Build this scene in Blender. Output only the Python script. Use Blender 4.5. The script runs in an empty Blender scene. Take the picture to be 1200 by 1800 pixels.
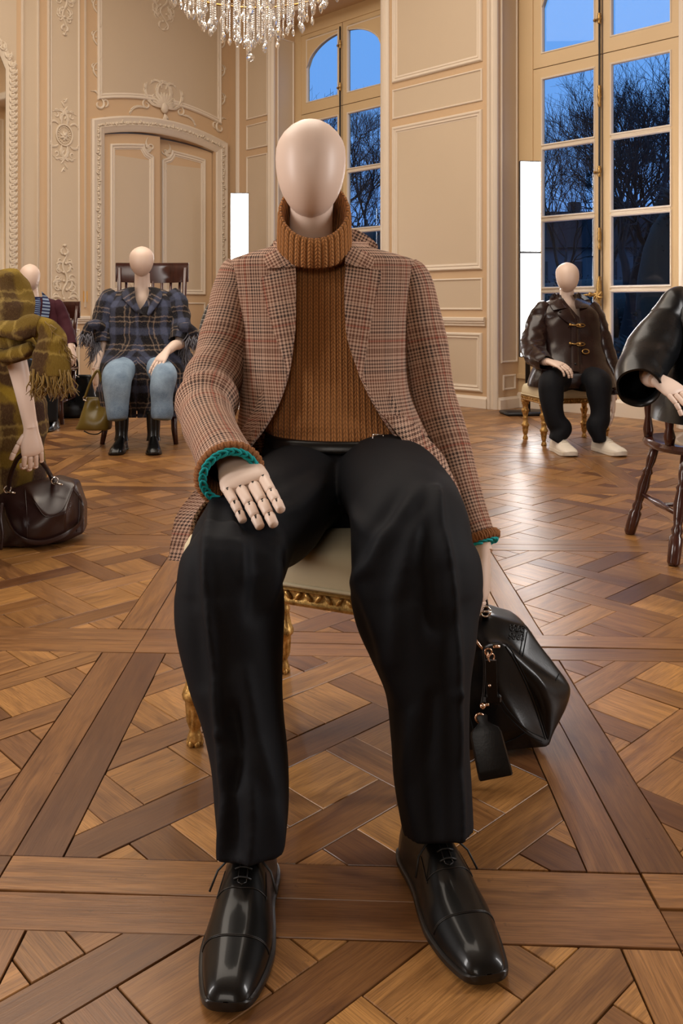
import bpy, bmesh, math, random
from mathutils import Vector, Matrix, noise
rnd = random.Random(7)
PI = math.pi
SC = bpy.context.scene
COL = SC.collection

# ---------------- camera ----------------
F, CX, HY, CH = 1530.0, 560.0, 542.0, 0.92     # focal length / principal point (1200x1800 frame), eye height
cam_d = bpy.data.cameras.new('camera'); cam = bpy.data.objects.new('camera', cam_d); COL.objects.link(cam)
cam_d.sensor_fit = 'VERTICAL'; cam_d.sensor_height = 36.0; cam_d.lens = F/1800*36
cam_d.shift_x = (600-CX)/1800; cam_d.shift_y = -(900-HY)/1800
cam_d.clip_start = 0.05; cam_d.clip_end = 400
cam.location = (0, 0, CH); cam.rotation_euler = (PI/2, 0, 0)
SC.camera = cam
SC.view_settings.view_transform = 'Standard'; SC.view_settings.look = 'None'
SC.view_settings.gamma = 1.0; SC.view_settings.use_curve_mapping = False
SC.view_settings.exposure = 0.12
try:
    SC.cycles.max_bounces = 8; SC.cycles.diffuse_bounces = 3; SC.cycles.glossy_bounces = 4
    SC.cycles.transmission_bounces = 6; SC.cycles.transparent_max_bounces = 12
    SC.cycles.caustics_reflective = False; SC.cycles.caustics_refractive = False
    SC.cycles.sample_clamp_indirect = 4.0
except Exception: pass

# ---------------- world: dusk sky ----------------
w = bpy.data.worlds.new('dusk_sky'); SC.world = w; w.use_nodes = True
wn = w.node_tree.nodes; wl = w.node_tree.links
bg = wn['Background']
tc = wn.new('ShaderNodeTexCoord'); sp = wn.new('ShaderNodeSeparateXYZ'); cr = wn.new('ShaderNodeValToRGB')
wl.new(tc.outputs['Generated'], sp.inputs[0]); wl.new(sp.outputs['Z'], cr.inputs[0]); wl.new(cr.outputs[0], bg.inputs[0])
cr.color_ramp.elements[0].position = 0.0; cr.color_ramp.elements[0].color = (0.11, 0.22, 0.52, 1)
cr.color_ramp.elements[1].position = 0.55; cr.color_ramp.elements[1].color = (0.14, 0.37, 0.80, 1)
e = cr.color_ramp.elements.new(0.18); e.color = (0.14, 0.34, 0.74, 1)
bg.inputs[1].default_value = 1.1

# ---------------- side lamps and added fill lights ----------------
def area(name, loc, target, sx, sy, power, col=(1, 1, 1), spread=PI):
    d = bpy.data.lights.new(name, 'AREA'); d.shape = 'RECTANGLE'; d.size = sx; d.size_y = sy
    d.energy = power; d.color = col; d.spread = spread
    o = bpy.data.objects.new(name, d); COL.objects.link(o); o.location = loc
    o.rotation_euler = (Vector(target)-Vector(loc)).to_track_quat('-Z', 'Y').to_euler()
    return o
WARM = (1.0, 0.80, 0.60)
area('ceiling_bounce_fill', (-1.5, 5.0, 5.2), (-1.5, 5.0, 0), 5.0, 5.0, 270, (1.0, 0.90, 0.78))  # added overhead fill standing in for chandelier bounce, no fixture there
area('side_lamp', (-3.0, 1.2, 1.7), (0.0, 2.0, 0.9), 0.45, 2.0, 58, (1.0, 0.96, 0.93))
area('side_lamp', (3.3, 1.6, 1.7), (0.1, 2.0, 0.9), 0.45, 2.0, 62, (1.0, 0.97, 0.95))
area('front_fill', (-0.8, -2.6, 2.6), (0.0, 2.4, 0.6), 1.8, 1.2, 30, (1.0, 0.90, 0.80))  # weak fill added behind the camera to lift the front, unseen

def W(x, y, Y):
    """a point of the room seen at photograph pixel x, y at distance Y"""
    return Vector(((x-CX)*Y/F, Y, CH+(HY-y)*Y/F))
def floorY(y, z=0.0): return (CH-z)*F/(y-HY)

# ---------------- mesh building ----------------
class MB:
    def __init__(s): s.v = []; s.f = []; s.uv = []; s.m = []; s.has_uv = False; s.cur = 0; s.col = None
    def vert(s, p): s.v.append(Vector(p)); return len(s.v)-1
    def face(s, idx, uv=None):
        s.f.append(tuple(idx)); s.uv.append(uv); s.m.append(s.cur)
        if uv: s.has_uv = True
    def box(s, c, d, R=None, bevel=0.0):
        c = Vector(c); hx, hy, hz = d[0]/2, d[1]/2, d[2]/2
        if bevel <= 0:
            pts = [Vector((sx*hx, sy*hy, sz*hz)) for sz in (-1, 1) for sx, sy in ((-1,-1),(1,-1),(1,1),(-1,1))]
            if R: pts = [R @ p for p in pts]
            b = len(s.v); s.v += [c+p for p in pts]
            for q in ((0,3,2,1),(4,5,6,7),(0,1,5,4),(1,2,6,5),(2,3,7,6),(3,0,4,7)): s.face([b+i for i in q])
            return
        bv = min(bevel, hx*.9, hy*.9, hz*.9)
        rings = []
        for zz, k in ((-hz, bv), (-hz+bv, 0), (hz-bv, 0), (hz, bv)):
            r = []
            for sx, sy in ((-1,-1),(1,-1),(1,1),(-1,1)):
                ax, ay = hx-k, hy-k
                if sx*sy > 0: r += [Vector((sx*ax, sy*(ay-bv), zz)), Vector((sx*(ax-bv), sy*ay, zz))]
                else: r += [Vector((sx*(ax-bv), sy*ay, zz)), Vector((sx*ax, sy*(ay-bv), zz))]
            r = [r[i] for i in (0,1,2,3,4,5,6,7)]
            rings.append(r)
        # order each ring counter clockwise
        out = []
        for r in rings:
            out.append(sorted(r, key=lambda p: math.atan2(p.y, p.x)))
        rings = [[c+(R @ p if R else p) for p in r] for r in out]
        s.loft(rings, True, True, True)
    def loft(s, rings, closed=True, cap0=False, cap1=False, uv=None):
        n = len(rings[0]); b = len(s.v)
        for r in rings: s.v += [Vector(p) for p in r]
        m = n if closed else n-1
        for i in range(len(rings)-1):
            for j in range(m):
                k = (j+1) % n
                q = (b+i*n+j, b+i*n+k, b+(i+1)*n+k, b+(i+1)*n+j)
                u = None
                if uv:
                    us, vs = uv
                    u = ((us[i][j], vs[i]), (us[i][j+1], vs[i]), (us[i+1][j+1], vs[i+1]), (us[i+1][j], vs[i+1]))
                s.face(q, u)
        if cap0: s.face([b+j for j in range(n)][::-1])
        if cap1: s.face([b+(len(rings)-1)*n+j for j in range(n)])
    def tube(s, path, r, n=8, closed=False, caps=True):
        P = [Vector(p) for p in path]; N = len(P)
        rad = (lambda i: r[i] if isinstance(r, (list, tuple)) else r)
        rings = []; prev = None
        for i, p in enumerate(P):
            if closed: t = P[(i+1) % N]-P[i-1]
            else: t = P[min(i+1, N-1)]-P[max(i-1, 0)]
            if t.length < 1e-9: t = Vector((0, 0, 1))
            t.normalize()
            if prev is None:
                a = Vector((0, 0, 1)) if abs(t.z) < .9 else Vector((1, 0, 0))
            else: a = prev
            a = (a-t*a.dot(t))
            if a.length < 1e-6: a = t.orthogonal()
            a.normalize(); prev = a; bb = t.cross(a)
            rings.append([p+(a*math.cos(2*PI*k/n)+bb*math.sin(2*PI*k/n))*rad(i) for k in range(n)])
        if closed: rings.append(rings[0]); s.loft(rings, True)
        else: s.loft(rings, True, caps, caps)
    def lathe(s, prof, c=(0, 0, 0), n=24, flute=None, R=None, sx=1, sy=1):
        c = Vector(c); rings = []
        for r, z in prof:
            ring = []
            for k in range(n):
                th = 2*PI*k/n; rr = r*(1+(flute(th, z) if flute else 0))
                p = Vector((rr*math.cos(th)*sx, rr*math.sin(th)*sy, z))
                ring.append(c+(R @ p if R else p))
            rings.append(ring)
        s.loft(rings, True, True, True)
    def ball(s, c, r, n=8, m=6, sc=(1, 1, 1), R=None):
        prof = [(max(1e-4, math.sin(PI*i/m))*r, -math.cos(PI*i/m)*r) for i in range(m+1)]
        c = Vector(c); rings = []
        for a, z in prof:
            ring = []
            for k in range(n):
                p = Vector((a*math.cos(2*PI*k/n)*sc[0], a*math.sin(2*PI*k/n)*sc[1], z*sc[2]))
                ring.append(c+(R @ p if R else p))
            rings.append(ring)
        s.loft(rings, True)
    def prism(s, poly, axis_a, axis_b, origin, nrm, thick, bev=0):
        """extrude polygon (a,b) along nrm"""
        o = Vector(origin); A = Vector(axis_a); B = Vector(axis_b); Nn = Vector(nrm)
        n = len(poly)
        c = (sum(p[0] for p in poly)/n, sum(p[1] for p in poly)/n)
        def P(p, k, t):
            d = Vector((p[0]-c[0], p[1]-c[1])); L = d.length or 1
            q = (p[0]-d.x/L*k, p[1]-d.y/L*k)
            return o+A*q[0]+B*q[1]+Nn*t
        rings = [[P(p, 0, 0) for p in poly]]
        if bev > 0: rings += [[P(p, 0, thick-bev) for p in poly], [P(p, bev, thick) for p in poly]]
        else: rings += [[P(p, 0, thick) for p in poly]]
        s.loft(rings, True, True, True)
    def build(s, name, mats, parent=None, smooth=True, angle=None, **props):
        me = bpy.data.meshes.new(name)
        off = Vector(parent['_o']) if parent is not None and '_o' in parent else Vector((0, 0, 0))
        me.from_pydata([tuple(p-off) for p in s.v], [], s.f)
        if s.has_uv:
            ul = me.uv_layers.new(name='UVMap'); buf = []
            for f, u in zip(s.f, s.uv):
                for k in range(len(f)): buf += list(u[k]) if u else [0.0, 0.0]
            ul.data.foreach_set('uv', buf)
        ml = mats if isinstance(mats, (list, tuple)) else [mats]
        for m_ in ml: me.materials.append(m_)
        if len(ml) > 1: me.polygons.foreach_set('material_index', s.m)
        if smooth: me.polygons.foreach_set('use_smooth', [True]*len(s.f))
        me.update()
        if smooth and angle is not None:
            try: me.set_sharp_from_angle(angle=math.radians(angle))
            except Exception: pass
        o = bpy.data.objects.new(name, me); COL.objects.link(o)
        if parent is not None: o.parent = parent
        o['_o'] = list(off)
        for k, v_ in props.items(): o[k] = v_
        return o

def fixn(o):
    bm = bmesh.new(); bm.from_mesh(o.data); bmesh.ops.recalc_face_normals(bm, faces=bm.faces); bm.to_mesh(o.data); bm.free()
    return o
def thing(name, label, cat, loc=(0, 0, 0), group=None):
    o = bpy.data.objects.new(name, None); COL.objects.link(o); o.location = loc; o['_o'] = list(loc)
    o.empty_display_size = 0.1
    o['label'] = label; o['category'] = cat
    if group: o['group'] = group
    return o
def tag(o, label=None, cat=None, group=None, kind=None):
    if label: o['label'] = label
    if cat: o['category'] = cat
    if group: o['group'] = group
    if kind: o['kind'] = kind
    return o

def crom(P, seg):
    """Catmull-Rom through tuples of floats"""
    out = []; n = len(P)
    for i in range(n-1):
        p0 = P[max(i-1, 0)]; p1 = P[i]; p2 = P[i+1]; p3 = P[min(i+2, n-1)]
        for k in range(seg):
            t = k/seg
            out.append(tuple(.5*((2*b)+(-a+c)*t+(2*a-5*b+4*c-d)*t*t+(-a+3*b-3*c+d)*t**3) for a, b, c, d in zip(p0, p1, p2, p3)))
    out.append(tuple(P[-1])); return out
def smooth_path(pts, seg=6): return [Vector(p) for p in crom([tuple(q) for q in pts], seg)]
def C(x, y, Y, rpx, rb):
    p = W(x, y, Y); return (p.x, p.y, p.z, rpx*Y/F, rb)

def limb(m, ctrl, n=32, seg=8, ref=(1, 0, 0), fold=None, sup=2.0, cap0=False, cap1=False, thick=0, useg=None):
    S = crom(ctrl, seg); N = len(S); ref = Vector(ref); rings = []; L = 0; us = []; vs = []
    circ = 2*PI*sum((s[3]+s[4])/2 for s in S)/N
    for i, s in enumerate(S):
        p = Vector(s[:3]); q0 = Vector(S[max(i-1, 0)][:3]); q1 = Vector(S[min(i+1, N-1)][:3])
        t = (q1-q0).normalized()
        if i: L += (p-Vector(S[i-1][:3])).length
        A = (ref-t*ref.dot(t)).normalized(); B = t.cross(A)
        ring = []
        for k in range(n):
            th = 2*PI*k/n; c_, s_ = math.cos(th), math.sin(th)
            e = 2/sup
            x = math.copysign(abs(c_)**e, c_)*s[3]; y = math.copysign(abs(s_)**e, s_)*s[4]
            q = p+A*x+B*y
            if fold:
                d = (A*c_+B*s_); q = q+d*fold(th, i/(N-1), q)
            ring.append(q)
        rings.append(ring); vs.append(L); us.append([circ*k/n for k in range(n+1)])
    m.loft(rings, True, cap0, cap1, uv=(us, vs))
    if thick:   # inner lining folded back at the end
        last = rings[-1]; c = sum(last, Vector())/n
        r1 = [c+(q-c)*(1-thick) for q in last]; t = (rings[-1][0]-rings[-3][0])
        dl = (Vector(S[-1][:3])-Vector(S[-4][:3]))
        r2 = [q-dl*2.0 for q in [c+(q-c)*(1-thick*1.3) for q in last]]
        m.loft([last, r1, r2], True, uv=([us[-1]]*3, [L, L+.004, L+.05]))
    return rings

def fnoise(sx=1, sy=1, sz=1, amp=.004, seed=0, ridge=True):
    o = Vector((seed*3.1, seed*1.7, seed*.9))
    def f(th, s, p):
        v = noise.noise(Vector((p.x*sx, p.y*sy, p.z*sz))+o)
        if ridge: v = 1-2*abs(v)-.6
        return v*amp
    return f
def addf(*fs):
    return lambda th, s, p: sum(f(th, s, p) for f in fs)
def wrinkle(s0, width, k, amp, ph=0, slant=1.5, side=None, sw=1.0):
    """folds across a limb gathered at s0"""
    def f(th, s, p):
        g = math.exp(-((s-s0)/width)**2)
        if side is not None: g *= math.exp(-((math.atan2(math.sin(th-side), math.cos(th-side)))/sw)**2)
        x = math.sin((s-s0)*k+slant*math.sin(th+ph)+ph)
        return amp*g*(x*abs(x)**.2)
    return f

# ---------------- shader helper ----------------
class NT:
    def __init__(s, name):
        s.mat = bpy.data.materials.new(name); s.mat.use_nodes = True
        s.t = s.mat.node_tree; s.bsdf = s.t.nodes['Principled BSDF']; s.out = s.t.nodes['Material Output']
    def new(s, typ, **kw):
        n = s.t.nodes.new(typ)
        for k, v in kw.items(): setattr(n, k, v)
        return n
    def link(s, a, b): s.t.links.new(a, b)
    def put(s, sock, v):
        if hasattr(v, 'is_output') or isinstance(v, bpy.types.NodeSocket): s.link(v, sock)
        else: sock.default_value = v
    def math(s, op, a, b=0.0, c=None):
        n = s.new('ShaderNodeMath', operation=op); s.put(n.inputs[0], a); s.put(n.inputs[1], b)
        if c is not None: s.put(n.inputs[2], c)
        return n.outputs[0]
    def mix(s, f, a, b, blend='MIX'):
        n = s.new('ShaderNodeMix', data_type='RGBA', blend_type=blend)
        s.put(n.inputs[0], f); s.put(n.inputs[6], col4(a) if isinstance(a, tuple) else a); s.put(n.inputs[7], col4(b) if isinstance(b, tuple) else b)
        return n.outputs[2]
    def ramp(s, f, stops, interp='LINEAR'):
        n = s.new('ShaderNodeValToRGB'); r = n.color_ramp; r.interpolation = interp
        while len(r.elements) < len(stops): r.elements.new(0.5)
        for e_, (p, c) in zip(r.elements, stops): e_.position = p; e_.color = col4(c)
        s.put(n.inputs[0], f); return n.outputs[0]
    def noise(s, vec=None, scale=5, detail=3, rough=.5, dist=0):
        n = s.new('ShaderNodeTexNoise'); n.inputs['Scale'].default_value = scale; n.inputs['Detail'].default_value = detail
        n.inputs['Roughness'].default_value = rough; n.inputs['Distortion'].default_value = dist
        if vec is not None: s.link(vec, n.inputs['Vector'])
        return n.outputs[0]
    def coord(s, kind='Object'): return s.new('ShaderNodeTexCoord').outputs[kind]
    def mapping(s, vec, scale=(1, 1, 1), loc=(0, 0, 0), rot=(0, 0, 0)):
        n = s.new('ShaderNodeMapping'); s.link(vec, n.inputs[0]); n.inputs['Scale'].default_value = scale
        n.inputs['Location'].default_value = loc; n.inputs['Rotation'].default_value = rot; return n.outputs[0]
    def bump(s, h, strength=.3, dist=.002):
        n = s.new('ShaderNodeBump'); n.inputs['Strength'].default_value = strength; n.inputs['Distance'].default_value = dist
        s.put(n.inputs['Height'], h); s.link(n.outputs[0], s.bsdf.inputs['Normal']); return n
    def sepuv(s):
        u = s.new('ShaderNodeUVMap'); p = s.new('ShaderNodeSeparateXYZ'); s.link(u.outputs[0], p.inputs[0])
        return p.outputs[0], p.outputs[1]
    def set(s, **kw):
        for k, v in kw.items():
            sock = s.bsdf.inputs[k.replace('_', ' ')]
            s.put(sock, col4(v) if isinstance(v, tuple) else v)
        return s
def col4(c): return tuple(c)+(1.0,) if len(c) == 3 else tuple(c)
def srgb(r, g, b):
    f = lambda x: (x/255/12.92 if x/255 <= .04045 else ((x/255+.055)/1.055)**2.4)
    return (f(r), f(g), f(b))
def simple(name, c, rough=.5, metal=0.0, nscale=0, nvar=.1, bump=0, bscale=100, bdist=.001, **kw):
    m = NT(name); m.set(Roughness=rough, Metallic=metal, **kw)
    if nscale:
        nz = m.noise(m.coord(), nscale, 4)
        m.set(Base_Color=m.mix(nz, tuple(x*(1-nvar) for x in c), tuple(min(1, x*(1+nvar)) for x in c)))
    else: m.set(Base_Color=c)
    if bump: m.bump(m.noise(m.coord(), bscale, 3), bump, bdist)
    return m.mat
# ---------------- materials ----------------
M_ = {}
M_['stile'] = simple('ochre cream paint on wall stiles', srgb(203, 172, 136), .55, nscale=1.3, nvar=.05, bump=.08, bscale=30)
M_['field'] = simple('grey cream paint on wall panels', srgb(202, 182, 156), .55, nscale=1.1, nvar=.05, bump=.08, bscale=40)
M_['mould'] = simple('pale cream paint on mouldings', srgb(222, 207, 188), .5, nscale=3, nvar=.04)
M_['orn'] = simple('pale cream paint on carving', srgb(218, 202, 180), .5, nscale=8, nvar=.05)
M_['winpaint'] = simple('yellow cream window paint', srgb(212, 184, 142), .45, nscale=2, nvar=.05)
M_['ceil'] = simple('white ceiling plaster', srgb(225, 215, 200), .7, nscale=1, nvar=.03)
M_['skin'] = simple('matt pale pink mannequin', srgb(228, 203, 186), .42, nscale=6, nvar=.015)
M_['dark'] = simple('dark gap', (.012, .009, .007), .8, nscale=5)
M_['black_metal'] = simple('black metal', (.012, .012, .013), .4, 0.3, nscale=20)
M_['silver'] = simple('polished silver metal', (.75, .72, .68), .15, 1.0, nscale=20, nvar=.03)
M_['palegold'] = simple('pale gold metal', (.80, .56, .42), .2, 1.0, nscale=20, nvar=.03)
M_['brass'] = simple('aged brass', (.42, .26, .09), .38, 1.0, nscale=60, nvar=.5)
M_['steelrod'] = simple('dark steel rod', (.03, .03, .033), .4, .4, nscale=30)
M_['cream'] = simple('cream seat cloth', srgb(214, 200, 166), .8, nscale=30, nvar=.04, bump=.15, bscale=600, bdist=.0005)
M_['tag_brass'] = simple('brass switch plate', srgb(226, 176, 96), .35, .4, nscale=30)

def gilt():
    m = NT('worn gilding on carved wood'); nz = m.noise(m.coord(), 55, 5, .7)
    m.set(Base_Color=m.ramp(nz, [(.3, (.12, .055, .014)), (.5, (.50, .29, .085)), (.75, (.80, .52, .2))]), Metallic=.75,
          Roughness=m.ramp(nz, [(.3, (.6, .6, .6)), (.7, (.3, .3, .3))]))
    m.bump(m.noise(m.coord(), 160, 4), .5, .002); return m.mat
M_['gilt'] = gilt()

def leather(name, c, rough=.32, scale=220, b=.25, coat=0.0, spec=.5):
    m = NT(name); co = m.coord(); big = m.noise(co, 9, 3)
    m.set(Base_Color=m.mix(big, tuple(x*.75 for x in c), tuple(x*1.25 for x in c)), Roughness=m.math('MULTIPLY_ADD', big, .18, rough-.09), Coat_Weight=coat, Coat_Roughness=.10, Specular_IOR_Level=spec)
    v = m.new('ShaderNodeTexVoronoi'); v.inputs['Scale'].default_value = scale; m.link(co, v.inputs['Vector'])
    m.bump(m.math('ADD', m.math('MULTIPLY', v.outputs[0], .3), m.math('MULTIPLY', m.noise(co, 30, 3), .8)), b, .0015); return m.mat
M_['shoe'] = leather('polished black shoe leather', (.0035, .0033, .0032), .34, 300, .04, coat=.30, spec=.22)
M_['blackleather'] = leather('black calf leather', (.0035, .0035, .004), .30, 260, .12, spec=.32)
M_['coatleather'] = leather('black leather coat', (.0035, .004, .005), .28, 200, .15, spec=.34)
M_['brownleather'] = leather('dark brown glossy leather', (.018, .0072, .0062), .26, 160, .2, coat=.15, spec=.4)
M_['bagbrown'] = leather('deep burgundy brown leather', (.026, .010, .009), .30, 260, .12)
M_['olive'] = leather('olive green leather', srgb(105, 88, 32), .34, 260, .12)
M_['white_shoe'] = leather('off white sneaker leather', srgb(222, 212, 196), .5, 260, .08)
M_['sole'] = simple('dark leather sole edge', (.009, .007, .006), .35, nscale=60)
M_['lace'] = simple('black waxed lace', (.006, .006, .006), .5, nscale=300)

def wool(name, c, b=.3, sc=900, rough=.85, sheen=.0, spec=.25):
    m = NT(name); co = m.coord(); t = m.mapping(co, (sc, sc, sc))
    wv = m.noise(t, 1.0, 2); big = m.noise(co, 4, 3)
    m.set(Base_Color=m.mix(m.math('MULTIPLY_ADD', wv, .6, m.math('MULTIPLY', big, .4)), tuple(x*.65 for x in c), tuple(x*1.4 for x in c)), Roughness=rough, Sheen_Weight=sheen, Sheen_Roughness=.4, Specular_IOR_Level=spec)
    m.bump(wv, b, .0006); return m.mat
M_['trouser'] = wool('black navy wool suiting', (.0040, .0046, .0068), .3, 1200, .7, spec=.18)
M_['trouser2'] = wool('plain black cotton cloth', (.006, .006, .007), .2, 900, .85)
M_['burgundy'] = wool('burgundy velvet cloth', (.045, .007, .014), .2, 500, .8, .05)
M_['navy'] = wool('navy rib cloth', (.012, .018, .07), .2, 500, .85)
M_['liningdark'] = wool('dark lining', (.02, .012, .009), .2, 500, .7)

def denim():
    m = NT('washed blue denim'); co = m.coord(); a = m.noise(co, 5, 5, .6); b = m.noise(m.mapping(co, (700, 700, 200)), 1, 2)
    m.set(Base_Color=m.mix(m.ramp(m.math('MULTIPLY_ADD', b, .35, m.math('MULTIPLY', a, .75)), [(.3, (0, 0, 0)), (.75, (1, 1, 1))]), srgb(38, 62, 92), srgb(168, 192, 212)), Roughness=.9, Specular_IOR_Level=.2)
    m.bump(b, .3, .0006); return m.mat
M_['denim'] = denim()

def stripes(name, c1, c2, period, duty=.5, axis='Z'):
    m = NT(name); co = m.coord(); p = m.new('ShaderNodeSeparateXYZ'); m.link(co, p.inputs[0])
    z = p.outputs[{'X': 0, 'Y': 1, 'Z': 2}[axis]]
    f = m.math('GREATER_THAN', m.math('FRACT', m.math('DIVIDE', m.math('ADD', z, m.math('MULTIPLY', p.outputs[0], .12)), period)), duty)
    m.set(Base_Color=m.mix(f, c1, c2), Roughness=.9); m.bump(m.noise(co, 500, 2), .2, .001); return m.mat
M_['stripetee'] = stripes('navy and pale blue striped knit', srgb(30, 38, 78), srgb(120, 142, 176), .016, .62)
M_['stripeknit'] = stripes('bold navy striped lapel', srgb(28, 36, 74), srgb(128, 146, 172), .026, .5)

def glen():
    m = NT('brown glen check wool'); u, v = m.sepuv()
    co = m.coord()
    FP = .0074; BP = .0860
    light = srgb(202, 168, 146); brown = srgb(98, 62, 48); navy = srgb(22, 18, 28); rust = srgb(160, 72, 56)
    def thread(x, off):
        xb = m.math('FRACT', m.math('DIVIDE', m.math('ADD', x, off), BP))
        dk_ = [(0, brown), (.36, navy)]+[(.385+.044*k, navy if k % 2 == 0 else light) for k in range(8)]+[(.737, navy), (.76, brown)]
        lt_ = [(0, light), (.15, rust), (.195, light)]+[(.385+.044*k, navy if k % 2 == 0 else light) for k in range(8)]+[(.737, light), (.90, brown), (.93, light)]
        dark = m.ramp(xb, dk_, 'CONSTANT'); lt = m.ramp(xb, lt_, 'CONSTANT')
        fine = m.math('GREATER_THAN', m.math('FRACT', m.math('DIVIDE', x, FP)), .5)
        return m.mix(fine, lt, dark)
    wa = thread(u, 20.0); we = thread(v, 20.03)
    sel = m.math('GREATER_THAN', m.math('FRACT', m.math('DIVIDE', m.math('ADD', m.math('ADD', u, v), 10.0), FP/2)), .5)
    c = m.mix(sel, wa, we)
    nz = m.noise(co, 700, 2); c = m.mix(m.math('MULTIPLY', nz, .35), c, m.mix(.5, srgb(120, 92, 76), srgb(150, 120, 100)))
    m.set(Base_Color=c, Roughness=.95, Specular_IOR_Level=.15)
    m.bump(m.math('ADD', nz, m.math('MULTIPLY', sel, .5)), .5, .0008); return m.mat
M_['glen'] = glen()

def knit(name, c, cw=.0125, ch=.0085, strength=1.0):
    """knitted columns of V stitches from uv in metres"""
    m = NT(name); u, v = m.sepuv()
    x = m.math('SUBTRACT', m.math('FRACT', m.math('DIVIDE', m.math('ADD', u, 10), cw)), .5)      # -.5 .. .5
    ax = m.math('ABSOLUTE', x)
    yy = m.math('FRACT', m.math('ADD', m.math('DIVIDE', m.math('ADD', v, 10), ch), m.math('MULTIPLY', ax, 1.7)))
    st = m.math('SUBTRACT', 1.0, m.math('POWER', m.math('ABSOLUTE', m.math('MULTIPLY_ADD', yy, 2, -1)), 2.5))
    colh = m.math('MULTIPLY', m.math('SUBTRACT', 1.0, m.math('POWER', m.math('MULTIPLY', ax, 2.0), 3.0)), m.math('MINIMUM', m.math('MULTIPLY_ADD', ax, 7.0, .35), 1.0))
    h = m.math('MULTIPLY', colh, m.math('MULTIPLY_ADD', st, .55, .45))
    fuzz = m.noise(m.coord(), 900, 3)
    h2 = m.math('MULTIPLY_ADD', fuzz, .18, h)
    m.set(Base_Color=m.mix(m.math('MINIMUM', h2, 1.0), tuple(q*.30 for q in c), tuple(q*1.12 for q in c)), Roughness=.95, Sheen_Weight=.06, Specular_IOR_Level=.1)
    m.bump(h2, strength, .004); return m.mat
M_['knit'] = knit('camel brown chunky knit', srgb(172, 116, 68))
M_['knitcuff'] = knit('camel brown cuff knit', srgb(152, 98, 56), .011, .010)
M_['yarn'] = simple('turquoise wool yarn', srgb(8, 158, 162), .85, nscale=300, nvar=.25, bump=.5, bscale=900)
M_['brownyarn'] = simple('brown wool yarn', srgb(140, 90, 50), .95, nscale=300, nvar=.35, bump=.6, bscale=800)

def mohair(name, cols, per, rot=0, blur=.02):
    m = NT(name); u, v = m.sepuv(); co = m.coord()
    nz = m.noise(m.mapping(co, (70, 70, 25)), 1, 4, .7); n2 = m.noise(co, 13, 3)
    d = m.math('MULTIPLY_ADD', nz, blur, m.math('MULTIPLY', n2, blur))
    uu = m.math('ADD', u, d); vv = m.math('ADD', v, d)
    base, a, b, line = cols
    def band(x, off):
        f = m.math('FRACT', m.math('DIVIDE', m.math('ADD', x, 10+off), per))
        return m.ramp(f, [(0, base), (.16, base), (.22, a), (.40, a), (.46, b), (.62, b), (.66, line), (.69, b), (.78, b), (.82, line), (.85, base), (1, base)])
    c = m.mix(.5, band(uu, 0), band(vv, .03))
    hair = m.noise(m.mapping(co, (420, 420, 90)), 1, 3, .7)
    c = m.mix(m.math('MULTIPLY', m.ramp(hair, [(.5, (0, 0, 0)), (.8, (1, 1, 1))]), .22), c, tuple(min(1, q*1.3) for q in line))
    m.set(Base_Color=c, Roughness=1.0, Sheen_Weight=.06, Sheen_Roughness=.6, Specular_IOR_Level=.1)
    m.bump(hair, .9, .005); return m.mat
M_['mohair_olive'] = mohair('olive and plum mohair check', (srgb(62, 38, 30), srgb(150, 122, 38), srgb(88, 64, 32), srgb(176, 150, 88)), .27, blur=.04)
M_['mohair_blue'] = mohair('blue grey mohair check', (srgb(16, 18, 26), srgb(80, 88, 114), srgb(30, 33, 44), srgb(168, 146, 126)), .19, blur=.028)
M_['greyfur'] = wool('grey mohair fringe', (.16, .16, .19), .5, 500, .9, .4)
M_['olivefringe'] = wool('olive wool fringe', srgb(128, 100, 46), .5, 500, .9, .4)
M_['patterned'] = mohair('black and white patterned wool', (srgb(20, 20, 22), srgb(200, 195, 190), srgb(25, 25, 28), srgb(190, 185, 180)), .05, blur=.01)

def darkwood():
    m = NT('dark polished mahogany'); co = m.coord(); n = m.noise(m.mapping(co, (40, 40, 5)), 1, 4, .6, 1)
    m.set(Base_Color=m.mix(n, (.016, .005, .004), (.085, .024, .015)), Roughness=.22, Coat_Weight=.4, Coat_Roughness=.1); return m.mat
M_['mahog'] = darkwood()

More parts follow.
